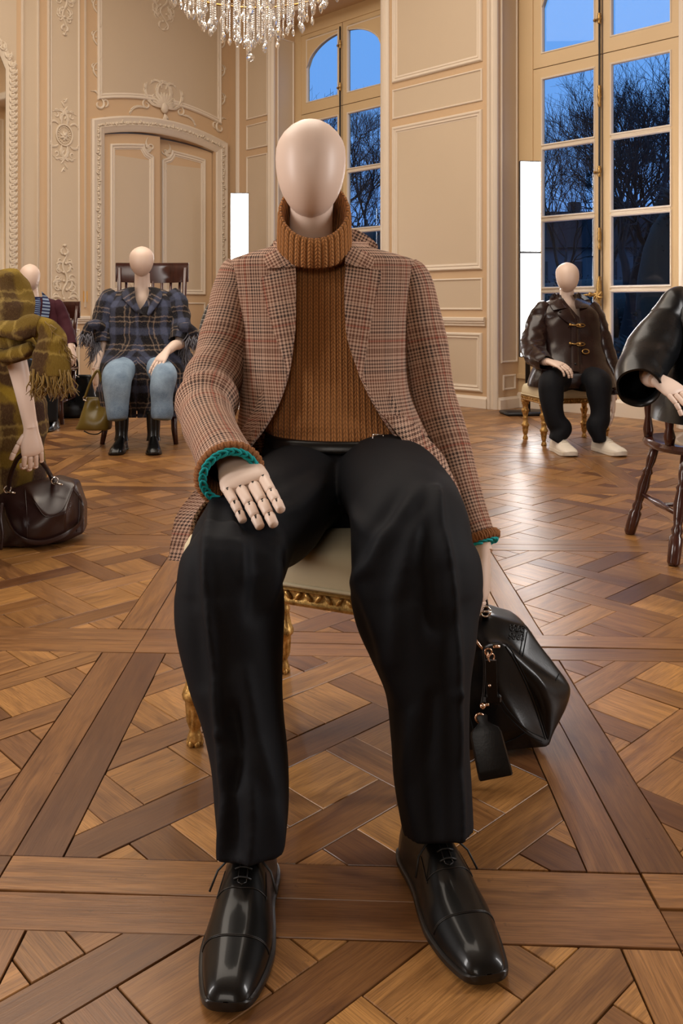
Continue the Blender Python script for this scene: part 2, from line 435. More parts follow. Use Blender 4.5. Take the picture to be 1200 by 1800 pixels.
def parquet():
    m = NT('waxed oak parquet'); uvn = m.new('ShaderNodeUVMap'); at = m.new('ShaderNodeAttribute', attribute_name='tone')
    s_ = m.new('ShaderNodeSeparateXYZ'); m.link(at.outputs['Vector'], s_.inputs[0]); tone, hue, dk = s_.outputs[0], s_.outputs[1], s_.outputs[2]
    g1 = m.noise(m.mapping(uvn.outputs[0], (3.5, 55, 1)), 1, 6, .62, .8)
    g2 = m.noise(m.mapping(uvn.outputs[0], (14, 420, 1)), 1, 3, .6)
    g3 = m.noise(m.coord(), 1.6, 4, .6); g4 = m.noise(m.mapping(uvn.outputs[0], (2, 9, 1)), 1, 3, .5, 2.5)
    c = m.mix(tone, srgb(112, 72, 32), srgb(196, 142, 78))
    c = m.mix(m.math('MULTIPLY', hue, .4), c, srgb(150, 104, 74))
    c = m.mix(m.ramp(g1, [(.38, (.85, .85, .85)), (.62, (0, 0, 0))]), c, m.mix(.45, c, srgb(70, 36, 16)))
    c = m.mix(m.ramp(g2, [(.40, (.7, .7, .7)), (.55, (0, 0, 0))]), c, m.mix(.5, c, srgb(62, 34, 18)))
    c = m.mix(m.ramp(g4, [(.52, (0, 0, 0)), (.72, (.55, .55, .55))]), c, srgb(72, 40, 22))
    c = m.mix(m.math('MULTIPLY', dk, .7), c, srgb(66, 36, 19))
    spots = m.noise(m.coord(), 38, 3, .7)
    c = m.mix(m.ramp(spots, [(.66, (0, 0, 0)), (.76, (.6, .6, .6))]), c, srgb(60, 36, 22))
    m.set(Base_Color=c, Roughness=m.math('MULTIPLY_ADD', g3, .16, m.math('MULTIPLY_ADD', g2, .10, .20)), Specular_IOR_Level=.5)
    m.bump(m.math('ADD', m.math('MULTIPLY', g2, .5), m.math('MULTIPLY', g1, .6)), .28, .0012); return m.mat
M_['parquet'] = parquet()

def glass_mat():
    m = NT('window glass'); t = m.new('ShaderNodeBsdfTransparent'); t.inputs[0].default_value = (.93, .96, 1, 1)
    g = m.new('ShaderNodeBsdfGlossy'); g.inputs['Roughness'].default_value = .02; fr = m.new('ShaderNodeFresnel'); fr.inputs[0].default_value = 1.45
    b = m.new('ShaderNodeBump'); b.inputs['Strength'].default_value = .02; b.inputs['Distance'].default_value = .01; m.link(m.noise(m.coord(), 3, 2), b.inputs['Height']); m.link(b.outputs[0], g.inputs['Normal'])
    mx = m.new('ShaderNodeMixShader'); ge = m.new('ShaderNodeNewGeometry'); m.link(m.math('MULTIPLY', fr.outputs[0], m.math('SUBTRACT', 1.0, ge.outputs['Backfacing'])), mx.inputs[0]); m.link(t.outputs[0], mx.inputs[1]); m.link(g.outputs[0], mx.inputs[2]); m.link(mx.outputs[0], m.out.inputs[0]); return m.mat
M_['glass'] = glass_mat()
mm = NT('cut crystal'); mm.set(Base_Color=(1, 1, 1), Roughness=.01, Transmission_Weight=.85, IOR=1.6, Specular_IOR_Level=.9, Coat_Weight=1.0); mm.bump(mm.noise(mm.coord(), 60, 1), .05, .002); M_['crystal'] = mm.mat
mm = NT('silvered mirror'); mm.set(Base_Color=(.80, .80, .78), Roughness=.03, Metallic=1.0); mm.bump(mm.noise(mm.coord(), 2, 1), .01, .01); M_['mirror'] = mm.mat
def emit(name, c, s):
    m = NT(name); m.set(Base_Color=(0, 0, 0), Emission_Color=c, Emission_Strength=s)
    return m.mat
M_['led'] = emit('white light panel', (1.0, .965, .94), 22)
M_['bulb'] = emit('warm candle bulb', (1.0, .72, .42), 30)
M_['bark'] = simple('dark bare bark', (.010, .009, .012), .9, nscale=3, nvar=.4)
M_['lawn'] = simple('dark dusk lawn', (.010, .014, .016), .9, nscale=2, nvar=.4)
M_['hedge'] = simple('dark evergreen leaves', (.010, .017, .018), .8, nscale=2, nvar=.6)
M_['house'] = simple('grey stone facade', (.10, .11, .13), .9, nscale=1, nvar=.3)
M_['slate'] = simple('dark slate roof', (.018, .02, .03), .7, nscale=2, nvar=.3)
# ---------------- floor: parquet in square panels ----------------
def struct(name):
    o = bpy.data.objects.new(name, None); COL.objects.link(o); o['_o'] = [0, 0, 0]; o['kind'] = 'structure'; return o
ROOM = [(-1.117, 11.28), (8.32, 1.26), (.9, -6.9), (-8.9, 3.1)]
flm = MB(); flm.prism(ROOM, (1, 0, 0), (0, 1, 0), (0, 0, -.11), (0, 0, 1), .10)
floor = flm.build('floor', M_['dark'], smooth=False); tag(floor, kind='structure')

def g(x, y): p = W(x, y, floorY(y)); return Vector((p.x, p.y))
J0 = g(-12.5, 1564); PA = g(1158, 1598)-J0; PB = g(248, 1126)-J0
bw, wd, per = .082, .080, .2262
def clip(poly, lo, hi):
    for ax, sgn, lim in ((0, 1, lo), (0, -1, -hi), (1, 1, lo), (1, -1, -hi)):
        out = []
        for i in range(len(poly)):
            a, b = poly[i-1], poly[i]; da, db = sgn*a[ax]-lim, sgn*b[ax]-lim
            if da >= 0: out.append(a)
            if (da >= 0) != (db >= 0):
                t = da/(da-db); out.append((a[0]+(b[0]-a[0])*t, a[1]+(b[1]-a[1])*t))
        poly = out
        if len(poly) < 3: return []
    return poly
def panel_pieces():
    P = []
    hw = wd/2; h2 = 1/math.sqrt(2)
    # strip frame: p=(u+v-1)/sqrt2 along, q=(v-u)/sqrt2 across, origin at the centre
    def uvp(p, q): return (.5+(p-q)*h2, .5+(p+q)*h2)
    lo, hi = bw, 1-bw
    for i in range(-3, 4):
        for j in range(-3, 4):
            if (i+j) % 2 == 0:      # rising strip over, spans j-1..j+1
                p0, p1 = (j-1)*per+hw, (j+1)*per-hw
                q = [uvp(p0, i*per-hw), uvp(p1, i*per-hw), uvp(p1, i*per+hw), uvp(p0, i*per+hw)]
                c = clip(q, lo, hi)
                if c: P.append((c, (h2, h2), 0))
            else:
                q0, q1 = (i-1)*per+hw, (i+1)*per-hw
                q = [uvp(j*per-hw, q0), uvp(j*per+hw, q0), uvp(j*per+hw, q1), uvp(j*per-hw, q1)]
                c = clip(q, lo, hi)
                if c: P.append((c, (-h2, h2), 0))
            q = [uvp(j*per+a, i*per+b) for a, b in ((hw, hw), (per-hw, hw), (per-hw, per-hw), (hw, per-hw))]
            c = clip(q, lo, hi)
            if c: P.append((c, (h2, h2) if (i+j) % 3 else (-h2, h2), 1))
    def area2(c): return abs(sum(c[k-1][0]*c[k][1]-c[k][0]*c[k-1][1] for k in range(len(c))))/2
    P = [p for p in P if area2(p[0]) > 4e-4]
    P.append(([(0, 0), (1, 0), (1-bw*0, bw), (0, bw)], (1, 0), 2)); P.append(([(0, 1-bw), (1, 1-bw), (1, 1), (0, 1)], (1, 0), 2))
    P.append(([(0, bw), (bw, bw), (bw, 1-bw), (0, 1-bw)], (0, 1), 2)); P.append(([(1-bw, bw), (1, bw), (1, 1-bw), (1-bw, 1-bw)], (0, 1), 2))
    return P
PP = panel_pieces()
def inroom(p):
    a = (p.x-1.498)*.728+(p.y-8.04)*.685; b = (p.x+1.117)*-.731+(p.y-10.82)*.683
    return a < .35 and b < .05
def piece_geo(m, cols, poly, gd, kind, r):
    pts = [J0+PA*p[0]+PB*p[1] for p in poly]
    c = sum(pts, Vector((0, 0)))/len(pts)
    gap = .0007+r.random()*.0013; bv = .0007
    dz = r.uniform(-.0004, .0004); tx, ty = r.uniform(-.0035, .0035), r.uniform(-.0035, .0035)
    if kind == 1: tx *= 1.6; ty *= 1.6
    def ins(k):
        out = []; n = len(pts)
        for i in range(n):
            a, b, d = pts[i-1], pts[i], pts[(i+1) % n]
            e1 = (b-a).normalized(); e2 = (d-b).normalized()
            n1 = Vector((-e1.y, e1.x)); n2 = Vector((-e2.y, e2.x))
            s_ = n1+n2; dn = max(.4, 1+n1.dot(n2)); out.append(b+s_*(k/dn))
        return out
    A = sum(pts[i-1].x*pts[i].y-pts[i].x*pts[i-1].y for i in range(len(pts)))
    sg = 1 if A > 0 else -1
    def Z(p, z): return Vector((p.x, p.y, z+dz+(p.x-c.x)*tx+(p.y-c.y)*ty))
    o1 = ins(sg*gap); o2 = ins(sg*(gap+bv))
    rings = [[Z(p, -.012) for p in o1], [Z(p, -.0012) for p in o1], [Z(p, 0) for p in o2]]
    if sg < 0: rings = [r_[::-1] for r_ in rings]
    n = len(pts); b = len(m.v)
    for r_ in rings: m.v += r_
    G = (PA*gd[0]+PB*gd[1]).normalized(); H = Vector((-G.y, G.x)); ou, ov = r.uniform(0, 40), r.uniform(0, 40)
    def UV(i): p = m.v[i]; return (p.x*G.x+p.y*G.y+ou, p.x*H.x+p.y*H.y+ov)
    fs = []
    for i in range(2):
        for j in range(n):
            k = (j+1) % n; fs.append((b+i*n+j, b+i*n+k, b+(i+1)*n+k, b+(i+1)*n+j))
    fs.append(tuple(b+2*n+j for j in range(n)))
    tone = r.random() if kind == 0 else (.45+.55*r.random() if kind == 1 else .15+.6*r.random())
    dk = max(0, r.gauss(.24 if kind == 0 else .02 if kind == 1 else .22, .25)); col = (min(1, tone), r.random(), min(1, dk))
    for f in fs: m.face(f, tuple(UV(i) for i in f)); cols.append((col, len(f)))
    return c
def add_tone(o, cols):
    a = o.data.color_attributes.new('tone', 'FLOAT_COLOR', 'CORNER'); buf = []
    for c, n in cols: buf += [c[0], c[1], c[2], 1.0]*n
    a.data.foreach_set('color', buf)
allp = []
for i in range(-7, 7):
    for j in range(-2, 10):
        for (poly, gd, kind) in PP:
            pl = [(u+i, v+j) for u, v in poly]
            c = J0+PA*(sum(p[0] for p in pl)/len(pl))+PB*(sum(p[1] for p in pl)/len(pl))
            if c.y < -.9 or not inroom(c): continue
            A = abs(sum(pl[k-1][0]*pl[k][1]-pl[k][0]*pl[k-1][1] for k in range(len(pl))))/2
            vis = 0
            if c.y > .9:
                x = CX+c.x*F/c.y; y = HY+CH*F/c.y
                if -60 < x < 1260 and y < 1860: vis = A*F*F*CH/c.y**3
            allp.append((vis, pl, gd, kind, c))
allp.sort(key=lambda q: -q[0])
rp = random.Random(11)
near = allp[:300]; far = allp[300:]
for vis, pl, gd, kind, c in near:
    m = MB(); cols = []; piece_geo(m, cols, pl, gd, kind, rp)
    o = m.build('plank' if kind != 1 else 'tile', M_['parquet'], floor, smooth=False); add_tone(o, cols)
m = MB(); cols = []
for vis, pl, gd, kind, c in far: piece_geo(m, cols, pl, gd, kind, rp)
o = m.build('parquet_blocks', M_['parquet'], floor, smooth=False); add_tone(o, cols); tag(o, kind='stuff')

# ---------------- walls ----------------
class Plane:
    def __init__(s, P, t, n): s.P = Vector((P[0], P[1], 0)); s.t = Vector((t[0], t[1], 0)).normalized(); s.n = Vector((n[0], n[1], 0)).normalized(); s.R = Matrix((s.t, s.n, Vector((0, 0, 1)))).transposed()
    def __call__(s, a, z, d=0): return s.P+s.t*a+s.n*d+Vector((0, 0, z))
PR = Plane((1.498, 8.04), (.685, -.728), (-.728, -.685))
PL = Plane((-1.117, 10.82), (-.683, -.731), (.731, -.683))
HC = 5.4
def slab(m, P, s0, s1, z0, z1, d0, d1): m.box(P((s0+s1)/2, (z0+z1)/2, (d0+d1)/2), (s1-s0, abs(d1-d0), z1-z0), P.R)
# moulding swept round a closed outline (s,z) on a wall: profile = [(offset outward, height)]
def sweep(m, P, outline, prof, closed=True, d=0.0):
    n = len(outline); rings = []
    cen = Vector((sum(p[0] for p in outline)/n, sum(p[1] for p in outline)/n))
    A = sum(outline[i-1][0]*outline[i][1]-outline[i][0]*outline[i-1][1] for i in range(n)); sg = -1 if A > 0 else 1
    for i in range(n):
        b = Vector(outline[i]); a = Vector(outline[i-1]) if (closed or i > 0) else None; c = Vector(outline[(i+1) % n]) if (closed or i < n-1) else None
        e1 = (b-a).normalized() if a is not None else (c-b).normalized(); e2 = (c-b).normalized() if c is not None else e1
        n1 = Vector((-e1.y, e1.x))*sg; n2 = Vector((-e2.y, e2.x))*sg; s_ = (n1+n2)/max(.5, 1+n1.dot(n2))
        rings.append([P(b.x+s_.x*o, b.y+s_.y*o, h+d) for o, h in prof])
    if closed: rings.append(rings[0])
    m.loft(rings, False)
MOULD = [(0, 0), (0, .010), (-.006, .020), (-.014, .024), (-.024, .021), (-.030, .012), (-.040, .010), (-.044, .016), (-.050, .016), (-.055, .006), (-.066, .004), (-.066, -.004)]
THIN = [(0, 0), (0, .008), (-.006, .014), (-.013, .014), (-.018, .006), (-.024, -.002)]
def rect(s0, s1, z0, z1): return [(s0, z0), (s1, z0), (s1, z1), (s0, z1)]
def wall_panel(wall, P, s0, s1, z0, z1, thin=False, d=0.0, fieldmat='field', notch=None):
    m = MB(); out = notch if notch else rect(s0, s1, z0, z1)
    sweep(m, P, out, THIN if thin else MOULD, True, d)
    o = fixn(m.build('panel_moulding', M_['mould'], wall, angle=35))
    k = .020 if thin else .060
    f = MB(); slab(f, P, s0+k, s1-k, z0+k, z1-k, d-.004, d+.003); f.build('wall_panel', M_[fieldmat], wall, smooth=False)
    return o
def vmould(wall, P, s0, s1, z0=0.107, z1=HC, d=0, h=.03):
    m = MB(); w_ = s1-s0
    prof = [(s0, d-.004), (s0, d+h*.35), (s0+w_*.12, d+h*.6), (s0+w_*.25, d+h*.9), (s0+w_*.4, d+h), (s0+w_*.5, d+h*.55), (s0+w_*.62, d+h*.5), (s0+w_*.75, d+h*.8), (s0+w_*.9, d+h*.6), (s1, d+h*.3), (s1, d-.004)]
    m.loft([[P(a, z0, b) for a, b in prof], [P(a, z1, b) for a, b in prof]], False, True, True)
    return fixn(m.build('vertical_moulding', M_['mould'], wall, angle=30))
def hmould(name, wall, P, s0, s1, prof, mat='mould'):
    m = MB(); m.loft([[P(s0, z, d) for z, d in prof], [P(s1, z, d) for z, d in prof]], False, True, True)
    return fixn(m.build(name, M_[mat], wall, angle=30))
BASE = [(0, -.004), (0, .028), (.085, .028), (.095, .018), (.107, .012), (.107, -.004)]
RAIL = [(.755, -.004), (.757, .018), (.775, .02), (.785, .03), (.80, .028), (.805, .040), (.83, .040), (.838, .028), (.838, -.004)]

# right wall with two window openings
O1 = (-2.94, -1.245); O2 = (.188, 1.86); ZT = 4.30
wr = MB()
slab(wr, PR, -3.818-.3, O1[0], 0, HC, -.35, 0); slab(wr, PR, O1[1], O2[0], 0, HC, -.35, 0); slab(wr, PR, O2[1], 9.5, 0, HC, -.35, 0)
slab(wr, PR, O1[0], O1[1], ZT, HC, -.35, 0); slab(wr, PR, O2[0], O2[1], ZT, HC, -.35, 0)
wall_r = wr.build('wall_right', M_['stile'], smooth=False); tag(wall_r, kind='structure')
wlm = MB()
DZ = .10
DS0, DS1 = .235, 1.795
slab(wlm, PL, -.3, DS0, 0, HC, -.3, 0); slab(wlm, PL, DS1, 10.5, 0, HC, -.3, 0); slab(wlm, PL, DS0, DS1, 3.0, HC, -.3, 0)
wall_l = wlm.build('wall_left', M_['stile'], smooth=False); tag(wall_l, kind='structure')
def arc(s0, s1, zs, zm, n=16):
    out = []
    for k in range(n+1):
        t = k/n; out.append((s0+(s1-s0)*t, zs+(zm-zs)*(1-(2*t-1)**2)))
    return out
# lintel infill above the arched door
m = MB(); ap = arc(DS0, DS1, 2.84, 2.93); m.loft([[PL(a, b, 0), PL(a, 3.02, 0), PL(a, 3.02, -.28), PL(a, b, -.28)] for a, b in ap], True, True, True)
fixn(m.build('door_lintel', M_['stile'], wall_l, angle=30))

for P, wl_, spans in ((PR, wall_r, [(-3.818, -3.02), (-1.14, .075), (1.98, 9.4)]), (PL, wall_l, [(.0, .035), (1.97, 2.46), (2.47, 10.4)])):
    for a, b in spans:
        hmould('baseboard_moulding', wl_, P, a, b, BASE)
        if b-a > .3: hmould('chair_rail', wl_, P, a+.02, b-.02, RAIL)
for s0, s1 in ((-1.091, .019), (-3.46, -3.06), (2.10, 3.4), (3.6, 5.4), (5.6, 8.0)):
    tn = (s1-s0) < .5
    wall_panel(wall_r, PR, s0, s1, 3.20, 5.1, tn); wall_panel(wall_r, PR, s0, s1, 2.835, 3.134, True)
    wall_panel(wall_r, PR, s0, s1, 1.277, 2.756, tn); wall_panel(wall_r, PR, s0, s1, .904, 1.203, True)
    wall_panel(wall_r, PR, s0, s1, .144, .694, tn)
vmould(wall_r, PR, -3.66, -3.60)
for a, b in (O1, O2):
    vmould(wall_r, PR, a-.112, a+.002, 0, ZT+.05, h=.045); vmould(wall_r, PR, b-.002, b+.112, 0, ZT+.05, h=.045)
    hmould('head_moulding', wall_r, PR, a-.11, b+.11, [(ZT, -.004), (ZT, .03), (ZT+.05, .045), (ZT+.11, .02), (ZT+.11, -.004)])
    # reveal panels
    for q, sg in ((a, 1), (b, -1)):
        RP = Plane((PR(q, 0, 0).x, PR(q, 0, 0).y), (-PR.n.x, -PR.n.y), (PR.t.x*sg, PR.t.y*sg))
        wall_panel(wall_r, RP, .04, .30, .42, 4.1, True); wall_panel(wall_r, RP, .07, .27, .17, .31, True)
        hmould('baseboard_moulding', wall_r, RP, 0, .345, BASE)
# left wall: pilaster panels, rail
wall_panel(wall_l, PL, 2.10, 2.445, .93, 5.1, True); wall_panel(wall_l, PL, 2.10, 2.445, .144, .70, True)
vmould(wall_l, PL, 2.455, 2.482); vmould(wall_l, PL, 2.575, 2.60); vmould(wall_l, PL, 2.745, 2.772); vmould(wall_l, PL, 2.03, 2.045, .93)
m = MB(); slab(m, PL, 2.60, 2.745, .1, HC, -.003, .004); m.build('wall_panel', M_['field'], wall_l, smooth=False)
m = MB(); slab(m, PL, 2.82, 4.4, .95, HC, -.003, .003); m.build('wall_panel', M_['field'], wall_l, smooth=False)
for s0, s1 in ((4.75, 6.2), (6.5, 9.5)):
    wall_panel(wall_l, PL, s0, s1, 1.0, 4.9); wall_panel(wall_l, PL, s0, s1, .144, .70, True)
# walls behind the viewer and ceiling
E1 = PR(9.5, 0); E2 = PL(10.5, 0); E3 = E1+(E2-PR(-3.818, 0))
for nm, a, b in (('wall_near_right', E1, E3), ('wall_near_left', E2, E3)):
    t = (b-a); Lh = t.length; t.normalize(); nn = Vector((-t.y, t.x, 0)); 
    if nn.dot(Vector((0, 4, 0))-a) < 0: nn = -nn
    P = Plane((a.x, a.y), (t.x, t.y), (nn.x, nn.y)); m = MB(); slab(m, P, -.2, Lh+.2, 0, HC, -.2, 0)
    wo = m.build(nm, M_['stile'], smooth=False); tag(wo, kind='structure')
    k = 0.4
    while k+1.7 < Lh: wall_panel(wo, P, k, k+1.5, 1.0, 4.8); wall_panel(wo, P, k, k+1.5, .15, .7, True); k += 1.9
m = MB(); m.prism(ROOM, (1, 0, 0), (0, 1, 0), (0, 0, HC), (0, 0, 1), .2); tag(m.build('ceiling', M_['ceil'], smooth=False), kind='structure')
for P, L0, L1, wo in ((PR, -3.9, 9.4, wall_r), (PL, -.05, 10.4, wall_l)):
    hmould('cornice', wo, P, L0, L1, [(HC-.28, -.004), (HC-.28, .03), (HC-.2, .06), (HC-.1, .16), (HC-.04, .2), (HC, .22), (HC, -.004)])

# ---------------- carved ornament ----------------
def stroke(m, P, pts, r, d=.004, n=5, fat=1.0):
    r = r*1.15
    pth = smooth_path([(p[0], p[1], 0) for p in pts], 4); N = len(pth)
    rr = [r*(.25+.75*math.sin(PI*min(1, (i+.8)/N)**.7)) for i in range(N)]
    m.tube([P(p.x, p.y, d+.2*rr[i]) for i, p in enumerate(pth)], rr, n)
def spiral(c, r0, turns, a0, sg, n=12):
    return [(c[0]+r0*(1-.8*k/n)*math.cos(a0+sg*2*PI*turns*k/n), c[1]+r0*(1-.8*k/n)*math.sin(a0+sg*2*PI*turns*k/n)) for k in range(n+1)]
def leaf(m, P, c, ang, L, bend, r, d=.004):
    pts = [(c[0]+L*t*math.cos(ang+bend*t), c[1]+L*t*math.sin(ang+bend*t)) for t in (0, .3, .6, .85, 1)]
    stroke(m, P, pts, r, d)
def acanthus(m, P, c, ang, L, sg, r, n=5, d=.005):
    """curling leaf with lobes"""
    spine = [(c[0]+L*t*math.cos(ang+sg*1.1*t*t), c[1]+L*t*math.sin(ang+sg*1.1*t*t)) for t in [k/6 for k in range(7)]]
    stroke(m, P, spine, r*1.1, d)
    for k in range(1, n+1):
        q = spine[min(5, k)]; a = ang+sg*1.1*(k/6)**2*2
        leaf(m, P, q, a-sg*.9, L*.36*(1-.08*k), sg*1.2, r*.8, d); leaf(m, P, q, a+sg*.9, L*.28*(1-.08*k), -sg*1.0, r*.7, d)
def medallion(wall, P, s, z, w_, h):
    m = MB()
    m.tube([P(s+w_*.36*math.cos(t*PI/16), z+w_*.42*math.sin(t*PI/16), .008) for t in range(32)], .010, 6, True)
    for k in range(22): 
        a = k*2*PI/22; m.ball(P(s+w_*.27*math.cos(a), z+w_*.33*math.sin(a), .007), .008, 6, 4)
    for k in range(7): leaf(m, P, (s, z-.01), k*2*PI/7, w_*.2, .5, .012, .008)
    m.ball(P(s, z, .012), .02, 8, 5)
    for sg in (-1, 1):
        for vs in (-1, 1):
            b = (s+sg*w_*.12, z+vs*w_*.42)
            acanthus(m, P, b, PI/2*vs-sg*vs*.15, h*.28, sg*vs, .010)
            acanthus(m, P, (b[0]+sg*w_*.15, b[1]), PI/2*vs-sg*vs*.9, w_*.42, sg*vs*-1, .009)
            stroke(m, P, spiral((s+sg*w_*.36, z+vs*h*.27), w_*.12, .9, PI/2*vs, sg*vs), .008)
    for vs in (-1, 1):
        for k in range(5): leaf(m, P, (s, z+vs*(h*.22+k*h*.06)), PI/2*vs+(.5-k % 2)*1.2, h*.09, 0, .009)
        m.ball(P(s, z+vs*h*.5, .006), .010, 6, 4)
    fixn(m.build('carved_medallion', M_['orn'], wall, angle=60))
def foliage(wall, P, s, z0, w_, h, flip=1, seed=0):
    m = MB(); r = random.Random(seed); N = 7
    for k in range(N):
        t = k/(N-1); z = z0+flip*h*t; ww = w_*.5*(1-t)**.6+.02
        for sg in (-1, 1):
            acanthus(m, P, (s+sg*ww*.25, z), PI/2*flip-sg*flip*(.9+.3*r.random()), ww*.95, sg*flip*(1 if k % 2 else -1), .009, 4)
            if k < N-2: stroke(m, P, spiral((s+sg*ww*.62, z+flip*h*.05), ww*.33, 1.1, r.random()*6, sg), .008)
        m.ball(P(s+r.uniform(-.3, .3)*ww, z, .008), .016, 7, 5)
    pts = [(s+math.sin(k*1.4)*w_*.10, z0+flip*h*k/9) for k in range(10)]
    stroke(m, P, pts, .012)
    fixn(m.build('carved_foliage', M_['orn'], wall, angle=60))
medallion(wall_l, PL, 2.285, 2.74, .26, .74)
foliage(wall_l, PL, 2.28, 1.02, .28, .56, 1, 3)
foliage(wall_l, PL, 2.28, 4.35, .26, .55, -1, 5)
# corner foliage on the overdoor, side vines, crest
m = MB()
def vine(m, P, s, z0, z1, sg, amp=.045):
    n = int((z1-z0)/.16)
    for k in range(n):
        z = z0+(z1-z0)*k/n; e = sg if k % 2 else -sg
        stroke(m, P, [(s, z), (s+e*amp, z+.05), (s+e*amp, z+.11), (s, z+.16)], .010)
        if k % 2: acanthus(m, P, (s+e*amp, z+.08), PI/2-e*.9, .07, e, .006, 3)
        m.ball(P(s+e*amp*.4, z+.08, .005), .010, 6, 4)
vine(m, PL, 1.885, 3.25, 5.0, 1); vine(m, PL, .125, 3.25, 5.0, -1)
for s, sg in ((1.90, 1), (.11, -1)):
    stroke(m, PL, spiral((s-sg*.035, 3.14), .075, .9, PI/2, sg), .014); acanthus(m, PL, (s-sg*.02, 3.18), PI*.5+sg*.3, .12, -sg, .010, 4)
    stroke(m, PL, spiral((s-sg*.11, 3.17), .05, .8, -PI/2, -sg), .010)
fixn(m.build('overdoor_carving', M_['orn'], wall_l, angle=60))
m = MB(); c = (1.0, 3.30)
for k in range(13):
    a = PI*(k/12); leaf(m, PL, (c[0], c[1]-.05), a, .17, 0, .020, .012)
m.ball(PL(c[0], c[1]-.06, .02), .055, 12, 8, (1, .6, 1.2), PL.R)
for sg in (-1, 1):
    acanthus(m, PL, (c[0]+sg*.06, c[1]+.02), PI/2-sg*.5, .26, sg, .014); acanthus(m, PL, (c[0]+sg*.08, c[1]-.06), PI/2-sg*1.3, .30, sg*.7, .014)
    stroke(m, PL, spiral((c[0]+sg*.12, c[1]+.05), .07, 1.2, PI/2, sg), .013); stroke(m, PL, spiral((c[0]+sg*.24, c[1]-.06), .06, 1.1, PI/2, -sg), .011)
    acanthus(m, PL, (c[0]+sg*.25, c[1]-.10), PI/2-sg*1.5, .24, -sg*.5, .010)
    acanthus(m, PL, (c[0]+sg*.03, c[1]+.16), PI/2-sg*.3, .16, -sg, .011)
for k in range(6): leaf(m, PL, (c[0], c[1]-.13-k*.012), -PI/2+(k-2.5)*.35, .08, 0, .014, .012)
fixn(m.build('overdoor_crest', M_['orn'], wall_l, angle=60))
m = MB(); o_ = [(1.885, 5.0)]+[(a, b+.16) for a, b in arc(1.885, .125, 3.02, 3.14)]+[(.125, 5.0)]
sweep(m, PL, o_, MOULD, False); fixn(m.build('panel_moulding', M_['mould'], wall_l, angle=35))
m = MB(); ap = arc(.19, 1.82, 3.22, 3.33); m.loft([[PL(a, b, .003), PL(a, 4.95, .003), PL(a, 4.95, -.004), PL(a, b, -.004)] for a, b in ap], True, True, True); fixn(m.build('wall_panel', M_['field'], wall_l, angle=30))
foliage(wall_l, PL, 1.0, 4.7, .5, .55, -1, 9)

# ---------------- door ----------------
door = struct('door_1')
cas_out = [(1.965, 0), (1.965, 2.96)]+arc(1.965, .038, 2.96, 3.107)[1:-1]+[(.038, 2.96), (.038, 0)]
CAS = [(0, -.004), (0, .03), (-.02, .045), (-.05, .035), (-.065, .03), (-.095, .03), (-.105, .045), (-.125, .03), (-.15, .022), (-.172, .004), (-.172, -.28)]
m = MB(); sweep(m, PL, cas_out[::-1], CAS, False); 
casing = fixn(m.build('door_casing', M_['mould'], door, angle=35))
m = MB(); bd = MB()
pth = [(1.965-.08, .1), (1.965-.08, 2.90)]+[(a, b) for a, b in arc(1.885, .118, 2.90, 3.03, 60)[1:-1]]+[(.118, 2.90), (.118, .1)]
def resample(p, st):
    out = []; 
    for a, b in zip(p[:-1], p[1:]):
        a = Vector(a); b = Vector(b); n = max(1, int((b-a).length/st))
        for k in range(n): out.append(a+(b-a)*k/n)
    return out
for i, q in enumerate(resample(pth, .026)):
    bd.ball(PL(q.x+.005*math.sin(i*2.1), q.y, .036), .016 if i % 2 else .011, 6, 4)
    if i % 3 == 0: leaf(bd, PL, (q.x, q.y), i*1.3, .038, .6, .009, .04)
tag(fixn(bd.build('carved_beading', M_['orn'], door, angle=60)), kind='stuff')
